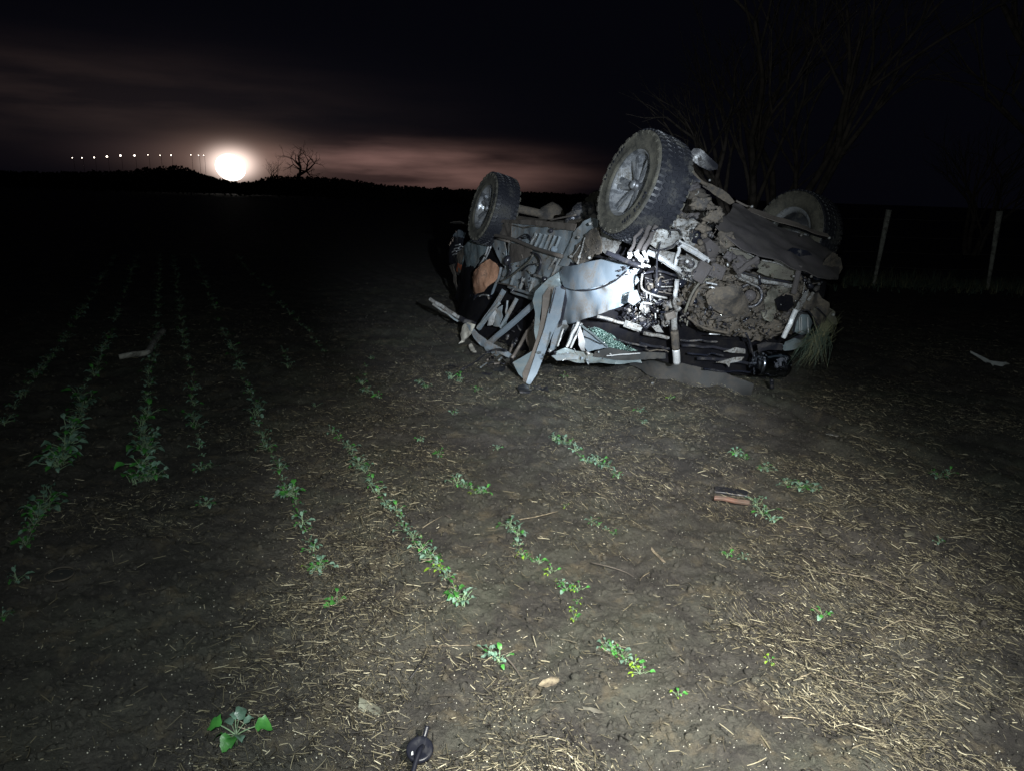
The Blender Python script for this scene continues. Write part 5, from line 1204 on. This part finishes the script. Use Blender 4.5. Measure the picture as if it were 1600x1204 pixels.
# the large seedling at the bottom left, leaf by leaf
p = G(370, 1165); zz = hz(p.x, p.y); e = empty('broad_leaf_seedling', (p.x, p.y, zz))
b = MB(); b.tube([p+Vector((0, 0, zz-.01)), p+Vector((.002, 0, zz+.05))], .0035, 6, sub=1); b.build('stem', MS, e)
for i, (a, t, L, W, pt, mi) in enumerate([(2.9, .55, .05, .022, .05, 2), (.25, .5, .052, .020, .055, 2), (3.3, .3, .035, .016, .035, 2), (1.4, 1.2, .04, .017, .04, 0), (1.9, 1.0, .035, .015, .04, 0), (-1.5, .7, .04, .018, .015, 2), (-1.9, .5, .045, .02, .02, 2), (-.9, .8, .035, .017, .02, 0), (2.4, .9, .032, .014, .03, 0), (.8, .9, .032, .014, .035, 0)]):
    b = MB(); leaf(b, p+Vector((0, 0, zz+.03)), a, t, L, W, pt, 900+i*3, mi, .25)
    b.build('leaf', [MB_, MS, MG, ML], e)
tag(e, 'largest seedling, broad green leaves, alone near the bottom left', 'seedling', 'seedlings growing in crop rows')

# ------------------------------------------------------------------ fence and verge
e = empty('wire_fence', G(1365, 446))
posts = [((1365, 446), (1389, 328)), ((1543, 452), (1562, 330))]; wp = []
for (bx, by), (tx, ty) in posts:
    g = G(bx, by); t = D(tx, ty, g.y-.05); b = MB(); pts = [Vector((g.x, g.y, -.05))]+[g.lerp(t, k/4)+Vector((noise.noise(Vector((k, bx, 1)))*.03, 0, 0)) for k in range(1, 4)]+[t]
    b.tube(pts, .030, 8, r1=.055); b.build('post', M['wood'], e); wp.append((g, t))
(g0, t0), (g1, t1) = wp
for k, f in enumerate((.25, .45, .65, .88)):
    a = g0.lerp(t0, f); c = g1.lerp(t1, f); d = c-a; b = MB()
    b.tube([a-d*3.2, a-d*1.5+Vector((0, 0, -.02)), a, (a+c)/2+Vector((0, 0, -.02)), c, c+d*1.5+Vector((0, 0, -.02)), c+d*3], .0022, 5, sub=3); b.build('fence_wire', M['wire'], e)
tag(e, 'old wire fence with two leaning grey posts at the right', 'fence')
b = MB(); rnd = random.Random(5)
fd = (g1-g0); fd.z = 0
for i in range(2600):
    t = rnd.uniform(-3.2, 2.6); off_ = rnd.gauss(0.3, .55); q = g0+fd*t+Vector((fd.y, -fd.x, 0)).normalized()*-off_
    q = Vector((q.x, q.y, hz(q.x, q.y)-.01))
    blades(b, q, 4, .08, .42 if noise.noise(q*.8) > 0 else .22, .14, i, w=.005, mi=0 if rnd.random() < .7 else 1)
tag(b.build('verge_grass', [M['grass'], M['drygrass']]), 'rough grass verge along the foot of the wire fence', 'grass', kind='stuff')

# ------------------------------------------------------------------ bare trees
def bare_tree(loc, stems, seed, r0_, len0, depth, spread, label, lean=(0, 0), group=None):
    rnd = random.Random(seed); cur = [None]; loc = Vector(loc); e = empty('bare_tree', loc)
    def grow(p, d, L, r, lv, br):
        pts = [p]; q = p.copy(); dd_ = d.copy()
        for k in range(4):
            dd_ = (dd_+Vector((rnd.gauss(0, .10), rnd.gauss(0, .10), rnd.gauss(.02, .06)))).normalized(); q = q+dd_*L/4; pts.append(q.copy())
        (cur[0] if lv == 0 else br).tube(pts, r, 7 if lv < 2 else (5 if lv < 3 else 3), 0, sub=2 if lv < 2 else 1, cap=False, r1=r*.55)
        if lv < depth:
            n = rnd.choice((3, 4)) if lv < 2 else rnd.choice((2, 3, 3))
            for j in range(n):
                k = rnd.choice((2, 3, 4)) if j else 4; s_ = Vector((rnd.gauss(0, 1), rnd.gauss(0, 1), rnd.gauss(.1, .5))).normalized()
                grow(pts[k], (dd_+s_*spread).normalized(), L*rnd.uniform(.55, .85), r*.55*(.9 if j else 1), lv+1, br)
    for i in range(stems):
        a = 6.283*i/stems+rnd.uniform(-.3, .3); o = Vector((math.cos(a), math.sin(a), 0))
        sp0 = .12 if stems == 1 else rnd.uniform(.2, .7)
        br = MB(); tr = MB(); cur[0] = tr
        grow(loc+o*(.15 if stems > 1 else 0)-Vector((0, 0, .1)), (Vector((lean[0], lean[1], 1))+o*sp0).normalized(), len0*rnd.uniform(.8, 1.15), r0_*rnd.uniform(.7, 1.1), 0, br)
        t_ = tr.build('trunk', M['bark'], e); br.build('branches', M['bark'], t_)
    return tag(e, label, 'tree', group)
g = G(1172, 424); bare_tree((g.x, g.y, 0), 7, 21, .13, 2.6, 4, .5, 'dim leafless tree of many stems rising behind the wreck')
g = D(1900, 340, 16); bare_tree((g.x, g.y, 0), 3, 34, .17, 4.6, 4, .65, 'dim leafless tree reaching in at the top right corner', lean=(-.35, 0))
g = D(1530, 330, 24); bare_tree((g.x, g.y, 0), 4, 41, .09, 1.8, 4, .6, 'barely visible bare bush beyond the right-hand fence post')
def hp_(px, py, y): return D(px, py, y)
g = D(466, 276, 110); bare_tree((g.x, g.y, -.2), 1, 52, .5, 4.0, 5, 1.05, 'black bare tree standing against the glow right of the floodlight')
g = D(424, 276, 118); bare_tree((g.x, g.y, -.2), 1, 63, .13, 2.3, 5, .7, 'thin bare tree between the floodlight and the larger bare tree')
g = D(290, 262, 118); bare_tree((g.x, g.y, -.2), 1, 64, .25, 1.5, 4, .6, 'small bare tree just left of the floodlight')
# far hedge and woods, black against the glow
rs = random.Random(91); vs_, fs_ = [], []
def far_top(px):
    pts = [(-200, 270), (0, 268), (90, 270), (200, 268), (250, 262), (280, 261), (300, 265), (320, 274), (345, 281), (372, 285), (397, 285), (412, 279), (440, 276), (470, 277), (520, 279), (560, 284), (600, 290), (700, 295), (800, 300), (900, 304), (1000, 307), (1100, 310), (1800, 330)]
    for (a, ya), (b_, yb) in zip(pts, pts[1:]):
        if a <= px <= b_: return ya+(yb-ya)*(px-a)/(b_-a)
    return 300
b = MB()
for i in range(15000):
    px = rs.uniform(-200, 1150); y = rs.uniform(84, 104); tp = far_top(px)+1+3*noise.noise(Vector((px*.05, 1, 1)))+3*noise.noise(Vector((px*.35, 1, 1)))
    topz = D(px, tp, 94).z
    if topz < .15: topz = .15
    q = D(px, 300, y); z = topz*(1-rs.random()**1.6) if rs.random() < .75 else topz*rs.uniform(.8, 1.03)
    q.z = z; s_ = rs.uniform(.07, .22); a = Vector((rs.uniform(-1, 1), rs.uniform(-.5, .5), rs.uniform(-1, 1))).normalized()*s_; c = Vector((rs.uniform(-1, 1), rs.uniform(-.5, .5), rs.uniform(-1, 1))).normalized()*s_
    b.add([q-a, q+c, q+a, q-c], [(0, 1, 2, 3)], 0, False)
tag(b.build('far_hedge', M['woods']), 'black hedge and scrub along the horizon', 'hedge', kind='stuff')
bk = MB(); vs_ = []
for px in range(-200, 1151, 6): t = D(px, far_top(px)+5+3*noise.noise(Vector((px*.07, 4, 1))), 106); vs_ += [Vector((t.x, t.y, -.2)), Vector((t.x, t.y, max(.1, t.z))), Vector((t.x, t.y+6, max(.1, t.z*.9))), Vector((t.x, t.y+7, -.2))]
n = len(vs_)//4
bk.add(vs_, [(k*4+j, k*4+4+j, k*4+5+j, k*4+1+j) for k in range(n-1) for j in range(3)], 0, True)
tag(bk.build('far_embankment', M['woods']), kind='structure')

# ------------------------------------------------------------------ floodlight and the lit road
FY = 112
c = D(360, 262, FY); e = empty('floodlight', (c.x, c.y, 0))
b = MB(); pts = []
for k in range(28):
    t = 2*math.pi*k/28; x = 24*math.cos(t)+4*math.sin(t)*-1; y = 20*math.sin(t); 
    pts.append((360+x+.22*y, 262-y+.18*x))
q = [D(x, y, FY) for x, y in pts]
vs_ = q+[v+Vector((0, 1.2, 0)) for v in q]+[c+Vector((0, -1.0, 0)), c+Vector((0, 1.2, 0))]
n = 28; mid = [v.lerp(c, .45)+Vector((0, -.75, 0)) for v in q]; vs2 = q+mid+[c+Vector((0, -1, 0))]
b.add(vs2, [(k, (k+1) % n, n+(k+1) % n, n+k) for k in range(n)]+[(n+k, n+(k+1) % n, 2*n) for k in range(n)], 0, True); b.build('lens', M['lamp'], e)
b = MB(); q = [c+(v-c)*.6+Vector((0, .1, 0)) for v in q]; b.add(q+[v+Vector((0, 1.2, 0)) for v in q], [(k, n+k, n+(k+1) % n, (k+1) % n) for k in range(n)]+[tuple(range(n, 2*n))], 0, True); b.build('housing', M['steel'], e)
b = MB(); b.tube([Vector((c.x, c.y+1.5, -.1)), Vector((c.x, c.y+1.5, c.z))], .16, 10, sub=1); b.build('mast', M['steel'], e)
tag(e, 'huge blazing white floodlight on the horizon, the brightest light', 'floodlight')
lamp_x = [(114, 247), (129, 247), (148, 246.5), (168, 245), (189, 243.5), (211, 243.5), (232, 242.5), (251, 243), (268, 243), (299, 242.5), (311, 243), (319, 243)]
big_ = {148: 1.25, 168: 1.7, 189: 1.8, 211: 1.7, 268: 1.1, 129: 1.0}
def make_street_lamp(c):
    e = empty('street_lamp', (c.x, c.y, 0)); b = MB(); b.tube([Vector((c.x, c.y+.3, -.1)), Vector((c.x, c.y+.3, c.z+.05)), Vector((c.x, c.y-.3, c.z+.25))], .04, 8, sub=1, r1=.03); b.build('pole', M['steel'], e)
    b = MB(); b.lump(Vector((c.x, c.y-.3, c.z)), .125, 1, 2, (1, 1, .8), .05); b.build('lamp_head', M['streetlamp'], e); return e
proto = None; names = ['first', 'second', 'third', 'fourth', 'fifth', 'sixth', 'seventh', 'eighth', 'ninth', 'tenth', 'eleventh', 'last']
for i, (x, y) in enumerate(lamp_x):
    c = D(x, y, 200)
    if proto is None: proto = make_street_lamp(c); pc = c.copy(); o = proto
    else: o = copy_tree(proto); o.location = (c.x, c.y, c.z-pc.z)
    s_ = big_.get(x, .75)
    for ch in o.children:
        if ch.name.startswith('lamp_head'):
            L0 = Vector((0, -.3, pc.z)); ch.scale = (s_,)*3; ch.location = L0*(1-s_)
    tag(o, f'distant street lamp, {names[i]} from the left in the row ending at the floodlight', 'street lamp', 'street lamps along the far road')
